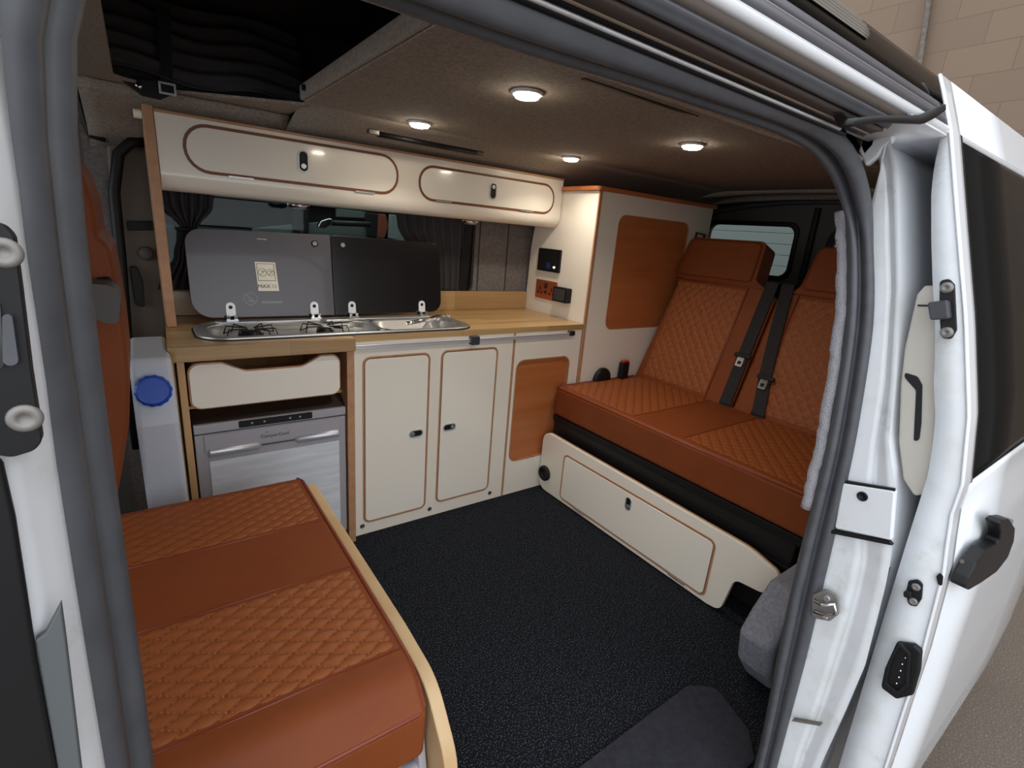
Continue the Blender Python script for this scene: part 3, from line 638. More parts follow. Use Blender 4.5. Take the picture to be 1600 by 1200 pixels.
# base
obj('base_frame', boxes((.955,-1.09,.03,1.38,-.010,.19),(.93,-1.12,.24,1.40,-.010,.362)), 'blacksteel', bn, bevel=.006)
obj('frame_rail', boxes((.921,-1.135,.335,.932,-.010,.362),(.924,-1.135,.236,.934,-.010,.252),(.926,-1.0,.295,.931,-.4,.300)), 'black', bn, bevel=.002)
pl = [(-.008,.005,.0),(-.94,.0,.035),(-.985,.03,.04),(-1.0,.135,.05),(-1.085,.165,.035),(-1.115,.225,.045),(-.99,.283,.16),(-.008,.288,.055)]
pl = rpoly([(-.006,.004,.05),(-.925,.004,.03),(-.972,.012,.03),(-.995,.148,.03),(-1.09,.160,.035),(-1.135,.242,.03),(-1.02,.275,.2),(-.006,.289,.05)])
pn = obj('plinth_panel', prism(B(), pl, .875, .888, MX), 'cream', bn, bevel=.002)
obj('panel_core', prism(B(), [(y*.9985-.001, z+.001) for y, z in pl], .8885, .893, MX), 'edge', pn)
pd = door(pn, 'door', (-.915,.018,-.160,.238), .026, .875, -1, MX)
# the leaning door frame follows the panel; push latch near the top middle
pushlatch(pd, [(-0.546, 0.188)][0], .030, .056, MX, .871, (0,-.012))
for y in (-.29,-.80): obj('hinge', boxes((.8695,y-.035,.0165,.8735,y+.035,.0205)), 'steel', pd)
hk = obj('hook_up_socket', lathe(B(), (0.875, -0.048, 0.09), (-1,0,0), [(.036,0),(.036,.010),(.032,.015),(.025,.015),(.023,.005),(0,.005)], 28), 'black', pn, smooth=True)
# side hardware between seat and tall cupboard
obj('recliner_knob', lathe(B(), (1.20,-.012,.505), (0,-1,0), [(.055,0),(.055,.01),(.045,.018),(0,.02)], 28), 'black', bn, smooth=True)
bk = obj('buckle', boxes((1.300,-.050,.50,1.350,-.022,.585)), 'black', bn, bevel=.006); obj('release_button', boxes((1.305,-.046,.583,1.345,-.026,.592)), 'red', bk, bevel=.001)
hb2 = obj('belt_guide', tube(B(), [BK(.055,.72,-.06), BK(.055,.775,-.05), BK(.022,.775,-.03), BK(.022,.72,-.04)], .007, 8), 'black', bn, smooth=True)
# seat belts
def belt(u_top, u_bot, vb, label, nm):
    t = thing('seat_belt', label, 'seat belt', BK((u_top+u_bot)/2, .3, .01), 'seat belts on the bench')
    pts = [(u_top,.566,-.05),(u_top,.578,-.02),(u_top+.0,.562,.010),(u_top*.7+u_bot*.3,.36,.013),(u_top*.35+u_bot*.65,.16,.013),(u_bot,.012,.013),(u_bot,.004,.008),(u_bot,-.02,.0)]
    A = [BK(u-.026, v, w) for u, v, w in pts]; D = [BK(u+.026, v, w) for u, v, w in pts]
    obj('webbing', sheet(B(), [[Vector(p) for p in A], [Vector(p) for p in D]]), 'blacksoft', t, solid=.0025)
    f = 1-vb/.56; u = u_top*(1-f)+u_bot*f
    k = obj('tongue_holder', prism(B(), rr(u-.038, vb+.004, u+.038, vb+.022, .008), .013, .026, BK), 'black', t, bevel=.003)
    obj('tongue', holed(B(), rr(u-.018, vb-.036, u+.014, vb+.006, .006), [rr(u-.010, vb-.026, u+.006, vb-.012, .003)], .017, .021, BK), 'chrome', t, bevel=.001)
    obj('stop_block', prism(B(), rr(u-.024, vb-.03, u+.022, vb+.008, .006), .013, .0168, BK), 'black', t, bevel=.002)
belt(.516, .520, .215, 'black seat belt lying on the bench backrest, the one nearer the tall cupboard', 0)
belt(.583, .672, .150, 'black seat belt lying on the bench backrest, the one nearer the side door', 1)

# ================================================================ BUDDY SEAT (front left)
bs = thing('box_seat', 'tan leather box seat with quilted bands and pale ply side, near the door pillar', 'seat', (-.50,-.69,0))
def cushy():
    # rounded block, longer soft nose at the door end
    P = rpoly([(-.300,.30,.012),(-.300,.452,.022),(-1.045,.452,.055),(-1.098,.405,.02),(-1.092,.30,.02)], 8)
    return prism(B(), P, -.71, -.254, MX)
bc = obj('cushion', cushy(), 'leather', bs, bevel=.012, seg=4)
quilt('quilted_panel', bc, MZ, -.70, -.548, -.262, -.325, .052, .031, .4505, amp=.0045, step=.0034)
quilt('quilted_panel', bc, MZ, -.70, -1.000, -.262, -.752, .052, .031, .4505, amp=.0055, step=.0034)
for y in (-.5495,-.750,-1.002): obj('seam', tube(B(), [(-.70,y,.4515),(-.262,y,.4515)], .002, 6), 'piping', bc, smooth=True)
obj('piping', tube(B(), [(-.70,-1.094,.404),(-.268,-1.094,.404),(-.257,-1.086,.408),(-.2545,-1.06,.425),(-.2545,-1.02,.444),(-.2545,-.9,.449),(-.2545,-.33,.449),(-.262,-.302,.445)], .0038, 8), 'piping', bc, smooth=True)
sb = rpoly([(-.300,0,.0),(-.300,.43,.03),(-.93,.43,.06),(-1.06,.42,.10),(-1.14,.33,.10),(-1.165,.0,0)], 10)
obj('side_board', prism(B(), sb, -.243, -.219, MX), 'boardedge', bs, bevel=.003)
obj('front_board', boxes((-.70,-1.06,0,-.27,-1.045,.29)), 'board', bs, bevel=.002)
obj('rear_board', boxes((-.70,-.32,0,-.243,-.305,.30)), 'board', bs, bevel=.002)
lv = obj('recline_lever', prism(B(), rpoly([(-1.04,.335,.01),(-1.075,.335,.01),(-1.09,.27,.02),(-1.085,.18,.01),(-1.05,.18,.01)]), -.262, -.248, MX), 'silver', bs, bevel=.003)
obj('lever_pivot', cyl(B(), (-.285,-1.075,.262), (1,0,0), .016, .03, 18), 'silver', lv, bevel=.003)
# ================================================================ CAB SEAT
cs = thing('cab_seat', 'tan leather cab seat seen edge-on behind the door pillar', 'seat', (-.75,-.25,0))
def CS(u, v, w): return (w, -u, v)
prof = [(-0.626, 1.212), (-0.615, 1.181), (-0.607, 1.142), (-0.607, 1.078), (-0.593, 1.063), (-0.59, 0.999), (-0.589, 0.922), (-0.591, 0.828), (-0.603, 0.731), (-0.626, 0.631), (-0.649, 0.544)]
P = [(x, z) for x, z in prof]
obj('backrest', prism(B(), P+[(-.80,P[-1][1]),(-.92,1.2)], -.50, -.20, MY), 'leather', cs, bevel=.03, seg=5)
obj('seat_cushion', prism(B(), rr(-1.25,.34,-.74,.46,.03), -.52, -.1, MY), 'leather', cs, bevel=.02, seg=3)
obj('pedestal', boxes((-1.15,-.45,0,-.78,-.08,.34)), 'darktrim', cs, bevel=.01)
obj('armrest', prism(B(), rpoly([p+(.02,) for p in [(-0.642, 1.011), (-0.595, 1.007), (-0.585, 0.99), (-0.593, 0.944), (-0.606, 0.942), (-0.648, 0.966)]]), -.58, -.505, MY), 'darktrim', cs, bevel=.012, seg=3)
obj('armrest_hinge', prism(B(), rpoly([p+(.01,) for p in [(-0.623, 1.009), (-0.599, 1.014), (-0.586, 0.987), (-0.593, 0.937), (-0.626, 0.949)]]), -.515, -.49, MY), 'black', cs, bevel=.005)
# ================================================================ WATER CONTAINER
wc = thing('water_container', 'tall narrow cloudy plastic water container with ribbed blue screw cap', 'water container', (-.555,-.02,0))
obj('body', prism(B(), rpoly([(-.178,.005,.02),(.18,.005,.02),(.18,.765,.03),(-.125,.768,.02),(-.185,.61,.02)]), -.604, -.514, MX), 'hdpe', wc, bevel=.014, seg=4)
ax = Vector((0,-.93,.36)); cpos = Vector((-.560,-.155,.690))
obj('neck', cyl(B(), cpos-ax*.02, ax, .034, .03, 28), 'hdpe', wc)
def cap():
    bm = B(); n = 56; a = ax.normalized(); up = Vector((1,0,0)); s = a.cross(up); R = []
    for r, h in ((.0375,0),(.0385,.004),(.0385,.018),(.034,.024),(.032,.0225),(0.0005,.0225)):
        R.append([bm.verts.new(cpos+a*h+(up*math.cos(2*PI*k/n)+s*math.sin(2*PI*k/n))*(r+(.0014 if k%4<2 and .002<h<.02 else 0))) for k in range(n)])
    for i in range(len(R)-1):
        for k in range(n): bm.faces.new((R[i][k],R[i][(k+1)%n],R[i+1][(k+1)%n],R[i+1][k]))
    bm.faces.new(R[0]); bm.faces.new(R[-1]); return bm
obj('cap', cap(), 'blue', wc)
# ================================================================ CURTAINS
def curtain(name, label, y, rows, folds, amp):
    """rows = (z, x0, x1) from top to bottom"""
    n = 60; R = []
    zs = [r[0] for r in rows]; m_ = 40
    for j in range(m_+1):
        z = zs[0]+(zs[-1]-zs[0])*j/m_
        for i in range(len(rows)-1):
            if rows[i][0] >= z >= rows[i+1][0]-1e-9:
                f = (rows[i][0]-z)/(rows[i][0]-rows[i+1][0]); f = f*f*(3-2*f)
                x0 = rows[i][1]*(1-f)+rows[i+1][1]*f; x1 = rows[i][2]*(1-f)+rows[i+1][2]*f; break
        w = (x1-x0)
        R.append([Vector((x0+w*k/n, y+amp*math.sin(2*PI*folds*k/n)*(.5+.5*min(1,w/.12)), z)) for k in range(n+1)])
    return obj(name, sheet(B(), R), 'curtain', smooth=True, solid=.002)
cl = thing('curtain', 'dark grey curtain tied back at the cab end of the side window', 'curtain', (-.45,.45,1.0), 'window curtains')
c_ = curtain('cloth', '', .457, [(1.20,-.500,-.325),(1.15,-.495,-.332),(1.068,-.430,-.385),(.98,-.455,-.385),(.863,-.515,-.36)], 6, .008)
c_.parent = cl; c_.matrix_parent_inverse = Matrix.Translation(-cl.location)
e_ = obj('tieback', boxes((-.445,.440,1.060,-.372,.468,1.075)), 'black', cl, bevel=.004)
cr = thing('curtain', 'dark grey curtain hanging in folds at the rear end of the side window', 'curtain', (.52,.45,1.0), 'window curtains')
c_ = curtain('cloth', '', .457, [(1.20,.335,.66),(1.15,.345,.66),(1.0,.42,.655),(.863,.44,.655)], 7, .008)
c_.parent = cr; c_.matrix_parent_inverse = Matrix.Translation(-cr.location)
# ================================================================ STEP CARPET, WHEEL ARCH
mt = obj('step_mat', prism(B(), rpoly([(-.15,-1.21,.02),(.125,-1.10,.02),(.537,-1.095,.04),(.60,-1.14,.03),(.56,-1.26,.01),(.50,-1.31,.01),(-.15,-1.31,.01)]), .001, .009, MZ), 'matcloth', bevel=.003)
mt = obj('step_mat', prism(B(), rpoly([(.06,-1.235,.01),(.125,-1.085,.02),(.30,-1.09,.02),(.552,-1.105,.05),(.575,-1.15,.03),(.553,-1.27,.01),(.545,-1.31,.0),(.06,-1.31,0)]), .0095, .012, MZ), 'matcloth', bevel=.001) if 0 else mt
tag(mt, 'plain grey carpet mat on the floor by the door step', 'mat')
wa = obj('wheel_arch_cover', prism(B(), rpoly([p+(.02,) for p in [(0.723, 0.007), (0.662, 0.084), (0.638, 0.181), (0.682, 0.239), (0.753, 0.303), (0.875, 0.305)]]+[(1.45,.345,.05),(1.45,0,0),(.75,0,0)], 6), -1.235, -1.142, MY), 'greycarpet', bevel=.03, seg=4)
tag(wa, 'light grey carpeted wheel arch box at the end of the bench', 'wheel arch cover')
# ================================================================ VAN BODY around the side door
def V3(l): return [Vector(p) for p in l]
IN_R = [(-0.338, -1.235, 1.301), (-0.276, -1.235, 1.299), (-0.115, -1.235, 1.305), (0.137, -1.235, 1.308), (0.225, -1.235, 1.304), (0.302, -1.235, 1.29), (0.369, -1.235, 1.261), (0.42, -1.238, 1.222), (0.42, -1.259, 1.15), (0.42, -1.281, 1.045), (0.42, -1.294, 0.934), (0.42, -1.304, 0.816), (0.42, -1.307, 0.686), (0.42, -1.31, 0.547), (0.42, -1.32, 0.369), (0.42, -1.335, 0.16), (0.42, -1.34, -0.024)]
OUT_R = [(-0.328, -1.275, 1.302), (-0.305, -1.275, 1.302), (-0.161, -1.275, 1.307), (0.061, -1.275, 1.311), (0.157, -1.275, 1.313), (0.246, -1.275, 1.311), (0.321, -1.275, 1.294), (0.383, -1.275, 1.257), (0.44, -1.275, 1.204), (0.44, -1.299, 1.123), (0.44, -1.316, 1.051), (0.44, -1.329, 0.942), (0.44, -1.341, 0.827), (0.44, -1.348, 0.703), (0.44, -1.355, 0.569), (0.44, -1.364, 0.396), (0.44, -1.368, 0.218), (0.44, -1.373, 0.041)]
IN_L = [(-0.57, -1.27, 1.234), (-0.573, -1.27, 1.191), (-0.574, -1.27, 1.157), (-0.575, -1.27, 1.134), (-0.576, -1.27, 1.092), (-0.578, -1.27, 1.043), (-0.579, -1.27, 0.993), (-0.58, -1.27, 0.948), (-0.58, -1.27, 0.899), (-0.58, -1.27, 0.846), (-0.581, -1.27, 0.788), (-0.583, -1.27, 0.726), (-0.586, -1.27, 0.658)]
MID_L = [(-0.576, -1.295, 1.226), (-0.579, -1.295, 1.186), (-0.58, -1.295, 1.155), (-0.581, -1.295, 1.134), (-0.582, -1.295, 1.096), (-0.584, -1.295, 1.05), (-0.585, -1.295, 1.005), (-0.586, -1.295, 0.964), (-0.587, -1.295, 0.919), (-0.588, -1.295, 0.871), (-0.59, -1.295, 0.818), (-0.591, -1.295, 0.761), (-0.593, -1.295, 0.698)]
OUT_L = [(-0.589, -1.32, 1.216), (-0.591, -1.32, 1.18), (-0.591, -1.32, 1.152), (-0.592, -1.32, 1.133), (-0.593, -1.32, 1.099), (-0.594, -1.32, 1.058), (-0.596, -1.32, 1.017), (-0.597, -1.32, 0.98), (-0.598, -1.32, 0.94), (-0.599, -1.32, 0.897), (-0.6, -1.32, 0.849), (-0.601, -1.32, 0.798), (-0.603, -1.32, 0.741)]
CORNER = [(0.44, -1.26, 1.35), (0.44, -1.286, 1.292), (0.44, -1.305, 1.225), (0.44, -1.337, 1.107), (0.44, -1.369, 0.954), (0.44, -1.386, 0.857), (0.44, -1.413, 0.786), (0.44, -1.43, 0.71), (0.44, -1.439, 0.665), (0.44, -1.444, 0.616), (0.44, -1.448, 0.551), (0.44, -1.454, 0.444), (0.44, -1.449, 0.326), (0.44, -1.442, 0.213), (0.44, -1.438, 0.103)]
CREASE = [(0.45, -1.241, 1.339), (0.45, -1.264, 1.294), (0.45, -1.287, 1.225), (0.45, -1.321, 1.105), (0.45, -1.352, 0.948), (0.45, -1.364, 0.847), (0.45, -1.378, 0.767), (0.45, -1.384, 0.68), (0.45, -1.396, 0.634), (0.45, -1.401, 0.583), (0.45, -1.404, 0.514), (0.45, -1.405, 0.395), (0.45, -1.405, 0.274), (0.45, -1.401, 0.159), (0.45, -1.406, 0.055)]
def cat(a, b, c, n=(26,34,46)):
    out = []
    for k, (s, m) in enumerate(zip((a, b, c), n)):
        r = resample(s, m); out += r if k == 0 else r[1:]
    return out
inL = [(-.600,-1.27,-.06)]+IN_L[::-1]; ouL = [(-.618,-1.32,-.06)]+OUT_L[::-1]
inH = [IN_L[0],(-.568,-1.264,1.262),(-.558,-1.254,1.285),(-.53,-1.243,1.297),(-.45,-1.237,1.300),(-.39,-1.235,1.301)]+IN_R[:8]
ouH = [OUT_L[0],(-.587,-1.310,1.25),(-.577,-1.296,1.281),(-.54,-1.283,1.297),(-.46,-1.278,1.300),(-.39,-1.275,1.302)]+OUT_R[:9]
A_ = cat(inL, inH, IN_R[7:]); O_ = (cat(ouL, ouH, OUT_R[8:]+[(.44,-1.374,-.04)]))
for R_ in (A_, O_):
    for i_, p_ in enumerate(R_):
        if i_ < 25: p_.x -= .008
        elif i_ < 40: p_.x -= .008*(40-i_)/15
        elif i_ > 62: p_.x += .005
A_ = smooth_rail(A_, 4); O_ = smooth_rail(O_, 4)
prof_ = [(h_[0], h_[1]) for h_ in [(-.02,-.008),(.0,.0),(.05,.008),(.14,.012),(.28,.011),(.36,.006),(.40,-.002),(.46,-.004),(.52,-.002),(.56,.005),(.64,.011),(.80,.012),(.94,.007),(1,-.002),(1.02,-.008)]]
seal = struct(obj('trim_6', sheet(B(), bumprails(A_, O_, prof_, (0,-1,0))), 'rubber', smooth=True, solid=.004), 'thick black rubber seal around the side door opening')
# fleece edge just inside the rear post of the opening
fe = [Vector(p)+Vector((.012,.012,0)) for p in IN_R[7:13]]
def fz(P):
    P = resample(P, 40); return [p+Vector((random.uniform(-.0015,.0015), random.uniform(-.0015,.0015), 0)) for p in P]
struct(obj('trim_7', tube(B(), fz(fe), .011, 8), 'fleece', smooth=True), 'grey fleece edge inside the door opening')
# ---- header : profile (y, z, material) swept along the van
H = [(-1.275,1.304),(-1.281,1.317),(-1.284,1.319),(-1.290,1.321),(-1.300,1.320),(-1.310,1.323),(-1.313,1.330),(-1.317,1.338),(-1.320,1.343),(-1.325,1.351),(-1.316,1.367),(-1.308,1.380),(-1.300,1.393),(-1.270,1.449),(-1.20,1.52)]
def band(name, prf, x0, x1, m, label, bump=None, thick=.006, curve=0):
    n = 40; R = []
    for y, z in prf:
        R.append([Vector((x0+(x1-x0)*i/n, y+curve*max(0,(x0+(x1-x0)*i/n)-.1)**2, z)) for i in range(n+1)])
    return struct(obj(name, sheet(B(), R), m, smooth=True, solid=thick), label)
band('trim_8', [(-1.2755,1.3135),(-1.2765,1.3137),(-1.2785,1.3147)], -.9, .26, 'black', 'black channel above the seal')
band('trim_9', [(-1.2780,1.3140),(-1.2800,1.3155),(-1.2815,1.3162)], -.9, .235, 'jamb', 'thin white painted lip above the seal')
band('trim_10', [(-1.2815,1.3162),(-1.285,1.3195),(-1.2905,1.3208)], -.9, .30, 'black', 'dark sliding rail recess')
band('trim_11', [(-1.2925,1.3208),(-1.300,1.3228),(-1.309,1.3228)], -.9, .30, 'brownflange', 'dirty painted rail of the sliding door')
band('trim_27', [(-1.2905,1.3206),(-1.2915,1.3198),(-1.2928,1.3208)], -.9, .30, 'tanlight', 'worn thin edge of the sliding rail')
band('trim_12', [(-1.309,1.3228),(-1.3115,1.326),(-1.3135,1.3300),(-1.317,1.3330)], -.9, .30, 'rubber', 'rubber strip under the gutter')
band('trim_13', [(-1.317,1.3330),(-1.3185,1.338),(-1.3200,1.343)], -.9, .33, 'brownflange', 'brown gutter flange')  # even brown band under the white gutter edge
band('trim_14', [(-1.3200,1.343),(-1.3235,1.347),(-1.3250,1.3505),(-1.322,1.356)], -.9, 2.3, 'white', 'bright white gutter edge of the roof')
band('trim_15', [(-1.321,1.355),(-1.3165,1.366),(-1.3125,1.373)], -.9, 2.3, 'slate', 'slate grey lower roof strip')
band('trim_16', [(-1.3125,1.373),(-1.3118,1.3745),(-1.3105,1.3765)], -.9, 2.3, 'slateseam', 'thin raised line along the roof strip')
band('trim_17', [(-1.3105,1.3765),(-1.306,1.384),(-1.300,1.393),(-1.292,1.395)], -.9, 2.3, 'slate', 'slate grey upper roof strip')
band('roof', [(-1.294,1.3935),(-1.288,1.41),(-1.272,1.440),(-1.262,1.452),(-1.225,1.475),(-1.10,1.50),(-.86,1.53)], -.9, 2.3, 'gloss', 'gloss black raised roof side', thick=.01)
bm = B(); R = []  # added ribbed grey sheet, imitates a reflection in the gloss roof
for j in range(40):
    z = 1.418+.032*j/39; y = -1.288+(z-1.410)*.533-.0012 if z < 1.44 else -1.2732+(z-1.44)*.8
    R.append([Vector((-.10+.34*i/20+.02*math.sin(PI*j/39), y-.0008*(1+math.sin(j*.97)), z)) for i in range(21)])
struct(obj('roof_reflection', sheet(bm, R), 'greybrown', smooth=True, solid=.0008), 'grey ribs imitating a reflection in the gloss roof side')
struct(obj('roof', boxes((-1.32,-.88,1.745,.52,.4,1.76),(.5,-1.10,1.49,2.4,.6,1.51),(-.9,-1.10,1.475,.5,-.86,1.50),(-.9,.36,1.475,.5,.6,1.50),(-1.9,-1.3,1.47,-.86,.6,1.49)), 'gloss', bevel=.01), 'black roof shell')
# ---- rear jamb between the opening and the body corner
n_ = 70
JO = resample(V3([p for p in OUT_R[8:]]+[(.44,-1.374,-.04),(.44,-1.38,-.2)]), n_)
JC = resample(V3(CREASE+[(.45,-1.41,-.2)]), n_); JK = resample(V3(CORNER+[(.44,-1.436,-.2)]), n_)
def atz(rail, z):
    rail = V3(rail)
    for i in range(len(rail)-1):
        a, b = rail[i], rail[i+1]
        if (a.z >= z >= b.z): return a.lerp(b, (a.z-z)/max(a.z-b.z, 1e-6))
    return rail[0] if z > rail[0].z else rail[-1]
zr = [1.345-1.50*i/80 for i in range(81)]
Ro = [(.44,-1.275,1.36)]+OUT_R[8:]+[(.44,-1.376,-.2)]
o_ = [atz(Ro, z)+Vector((.004,.012,0)) for z in zr]
c_ = [atz(CREASE+[(.45,-1.408,-.2)], z) for z in zr]; k_ = [atz(CORNER+[(.44,-1.436,-.2)], z) for z in zr]
c2 = [p+Vector((.004,.004,0)) for p in c_]; c3 = [p+Vector((-.004,-.004,0)) for p in c_]
skin = [Vector((.462, k.y+.010, k.z)) for k in k_]
bk_ = [Vector((.475, k.y+.022, k.z)) for k in k_]
def rows_(a, b, n=2): return [[a[i].lerp(b[i], t/n) for i in range(len(a))] for t in range(n+1)]
rails = rows_(o_, c3, 4)[:-1]+[c3, c2]+rows_(c2, k_, 3)[1:]+[skin, bk_]
struct(obj('wall_near', sheet(B(), rails), 'jamb', smooth=True, solid=.003), 'weathered white jamb behind the side door opening')
# rear quarter panel skin along the van, in the gap behind the open door
xs = [.475+1.85*i/12 for i in range(13)]
zz = [1.345-1.75*i/60 for i in range(61)]
sk_ = [[Vector((x, atz(CORNER+[(.44,-1.436,-.5)], z).y+.022, z)) for z in zz] for x in xs]
struct(obj('wall_near', sheet(B(), sk_), 'white', smooth=True, solid=.003), 'white rear quarter panel')
xt = [.345+1.98*i/12 for i in range(13)]
top_ = [[Vector((x,-1.235,1.335)) for x in xt],[Vector((x,-1.28,1.343)) for x in xt],[Vector((x,-1.322,1.345)) for x in xt]]
struct(obj('wall_near', sheet(B(), top_), 'white', smooth=True, solid=.003), 'white roof rail')
# inner lining of the rear quarter and front
struct(obj('wall_near', boxes((.46,-1.225,-.03,2.42,-1.205,1.40)) if 0 else boxes((.95,-1.245,.40,2.42,-1.23,1.35),(1.5,-1.24,-.03,2.42,-1.23,.45)), 'lining'), 'lined side wall behind the bench')
# ---- corner pieces of the rear jamb
struct(obj('trim_19', prism(B(), [(-1.224, 1.344), (-1.234, 1.359), (-1.258, 1.356), (-1.269, 1.347), (-1.27, 1.331), (-1.26, 1.322), (-1.256, 1.309), (-1.241, 1.294), (-1.224, 1.319)], .44, .456, MX), 'jamb', bevel=.004), 'white upper corner of the jamb')
struct(obj('trim_20', prism(B(), [(-1.185, 1.369), (-1.239, 1.367), (-1.248, 1.353), (-1.246, 1.326), (-1.235, 1.309), (-1.219, 1.334)], .44, .450, MX), 'tan', bevel=.003), 'dirty brown pocket in the jamb corner')
blk = struct(obj('trim_21', prism(B(), rpoly([p+(.004,) for p in [(-1.341, 0.76), (-1.417, 0.781), (-1.433, 0.695), (-1.349, 0.671)]]), .432, .447, MX), 'jamb', bevel=.003), 'white stepped block on the jamb')
pz = (0.432, -1.376, 0.751)
obj('rubber_plug', lathe(B(), pz, (-1,0,0), [(.0085,0),(.0085,.002),(.006,.003),(.005,.001),(0,.001)], 20), 'black', blk, smooth=True)
obj('shadow_gap', prism(B(), [(-1.338, 0.764), (-1.415, 0.784), (-1.416, 0.779), (-1.34, 0.758)], .434, .440, MX), 'black', blk)
obj('shadow_gap', prism(B(), [(-1.341, 0.665), (-1.432, 0.693), (-1.437, 0.689), (-1.34, 0.658)], .430, .440, MX), 'black', blk)
stx = (0.415, -1.374, 0.527)
sk = struct(obj('trim_22', prism(B(), rpoly([p+(.008,) for p in [(-1.347, 0.527), (-1.366, 0.553), (-1.388, 0.553), (-1.397, 0.52), (-1.387, 0.496), (-1.358, 0.482)]]), .424, .43, MX), 'bolt', bevel=.002), 'steel door striker plate on the jamb')
obj('striker_bar', tube(B(), [(0.412, -1.357, 0.527), (0.412, -1.372, 0.527), (0.412, -1.39, 0.542), (0.412, -1.396, 0.525), (0.412, -1.382, 0.511), (0.412, -1.362, 0.506)], .0035, 8), 'chrome', sk, smooth=True)
obj('striker_bolt', cyl(B(), (0.424, -1.373, 0.539), (-1,0,0), .006, .005, 16), 'steel', sk, bevel=.001)
obj('striker_bolt', cyl(B(), (0.424, -1.379, 0.501), (-1,0,0), .005, .005, 16), 'steel', sk, bevel=.001)
struct(obj('trim_23', prism(B(), [(-1.375, 0.239), (-1.421, 0.274), (-1.421, 0.269), (-1.374, 0.233)], .434, .442, MX), 'greybrown'), 'dirty seam low on the jamb')
# ---- front post (left) : seal side flange, latch plate
zl = [1.30-1.35*i/60 for i in range(61)]
OL = [(-.59,-1.32,1.32)]+OUT_L+[(-.618,-1.32,-.06)]
oo = [atz(OL, z)+Vector((.0,.008,0)) for z in zl]
w1 = [p+Vector((-.003,-.012,0)) for p in oo]; w2 = [Vector((p.x-.015,-1.344,p.z)) for p in oo]; w3 = [Vector((-.72,-1.347,p.z)) for p in oo]; w4 = [Vector((-.9,-1.36,p.z)) for p in oo]
wn = struct(obj('wall_near', sheet(B(), [oo, w1]+rows_(w1, w2, 3)[1:]+[w3, w4]), 'jamb', smooth=True, solid=.003), 'white front door post')
lp_ = struct(obj('trim_24', prism(B(), rpoly([p+(.006,) for p in [(-0.607, 1.128), (-0.596, 1.129), (-0.593, 1.124), (-0.594, 1.103), (-0.596, 1.066), (-0.597, 1.033), (-0.6, 1.029), (-0.608, 1.027), (-0.622, 1.034)]]), -1.3505, -1.343, MY), 'black', bevel=.002), 'black latch plate on the front door post')
for p, r in (((-0.597, -1.35, 1.117),.0062),((-0.601, -1.35, 1.045),.0064)):
    s_ = obj('screw', lathe(B(), p, (0,-1,0), [(r,0),(r,.0012),(r*.8,.0022),(r*.45,.0022),(r*.35,.0012),(0,.0012)], 24), 'bolt', lp_, smooth=True)
obj('latch_lever', prism(B(), rpoly([p+(.004,) for p in [(-0.601, 1.092), (-0.598, 1.092), (-0.599, 1.07), (-0.604, 1.07)]]), -1.353, -1.350, MY), 'rubber', lp_, bevel=.001)
obj('latch_slot', prism(B(), rpoly([p+(.004,) for p in [(-0.605, 1.097), (-0.601, 1.097), (-0.604, 1.069), (-0.607, 1.068)]]), -1.3515, -1.350, MY), 'lid2', lp_)
struct(obj('trim_25', prism(B(), [(-0.626, 1.032), (-0.611, 1.027), (-0.611, 0.998), (-0.613, 0.955), (-0.615, 0.915), (-0.617, 0.842), (-0.653, 0.869)], -1.353, -1.347, MY), 'black', bevel=.002), 'black front door seal')
struct(obj('trim_26', prism(B(), [(-0.602, 0.946), (-0.603, 0.924), (-0.608, 0.833), (-0.617, 0.84), (-0.614, 0.929), (-0.61, 0.931)], -1.351, -1.346, MY), 'greytrim', bevel=.001), 'grey trim wedge low on the front post')
struct(obj('wall_near', boxes((-1.92,-1.36,-.4,-.88,-1.33,1.5)), 'white'), 'front side of the van')
struct(obj('wall_near', boxes((-.70,-1.30,-.05,-.62,-1.24,1.36)), 'darktrim'), 'core of the front post')
struct(obj('wall_near', boxes((-1.0,-1.36,-.45,2.3,-1.30,-.05)), 'jamb', bevel=.01), 'sill below the door opening')
# ================================================================ SLIDING DOOR (open, slid to the rear)
dX = .50; dX1 = 1.75
yo_ = [(1.435,-1.290),(1.354,-1.324),(1.212,-1.371),(1.068,-1.419),(.921,-1.462),(.806,-1.484),(.755,-1.484),(.70,-1.492),(.645,-1.501),(.479,-1.513),(.35,-1.517),(.228,-1.522),(.0,-1.527),(-.20,-1.52)]
yi_ = [(1.435,-1.289),(1.369,-1.312),(1.298,-1.317),(1.26,-1.323),(1.191,-1.341),(1.121,-1.361),(1.061,-1.38),(.999,-1.396),(.958,-1.405),(.906,-1.421),(.863,-1.429),(.807,-1.437),(.759,-1.438),(.670,-1.440),(.465,-1.446),(.315,-1.451),(.151,-1.456),(0,-1.46),(-.20,-1.46)]
def ip(t, z):
    for i in range(len(t)-1):
        if t[i][0] >= z >= t[i+1][0]:
            f = (t[i][0]-z)/(t[i][0]-t[i+1][0]); return t[i][1]*(1-f)+t[i+1][1]*f
    return t[0][1] if z > t[0][0] else t[-1][1]
dr = obj('door_1', sheet(B(), [[Vector((dX+.004*0, ip(yo_, z), z)) for z in [1.435-1.635*i/90 for i in range(91)]], [Vector((dX+.001, ip(yi_, z), z)) for z in [1.435-1.635*i/90 for i in range(91)]]]), 'jamb', smooth=True, solid=-.002)
struct(dr, 'white sliding side door, open and slid to the rear')
def skinpatch(x0, x1, z0, z1, off=0, nz=30):
    return [[Vector((x, ip(yo_, z0+(z1-z0)*i/nz)+off, z0+(z1-z0)*i/nz)) for i in range(nz+1)] for x in [x0+(x1-x0)*k/4 for k in range(5)]]
WX0, WZ0, WZ1 = .552, .80, 1.352
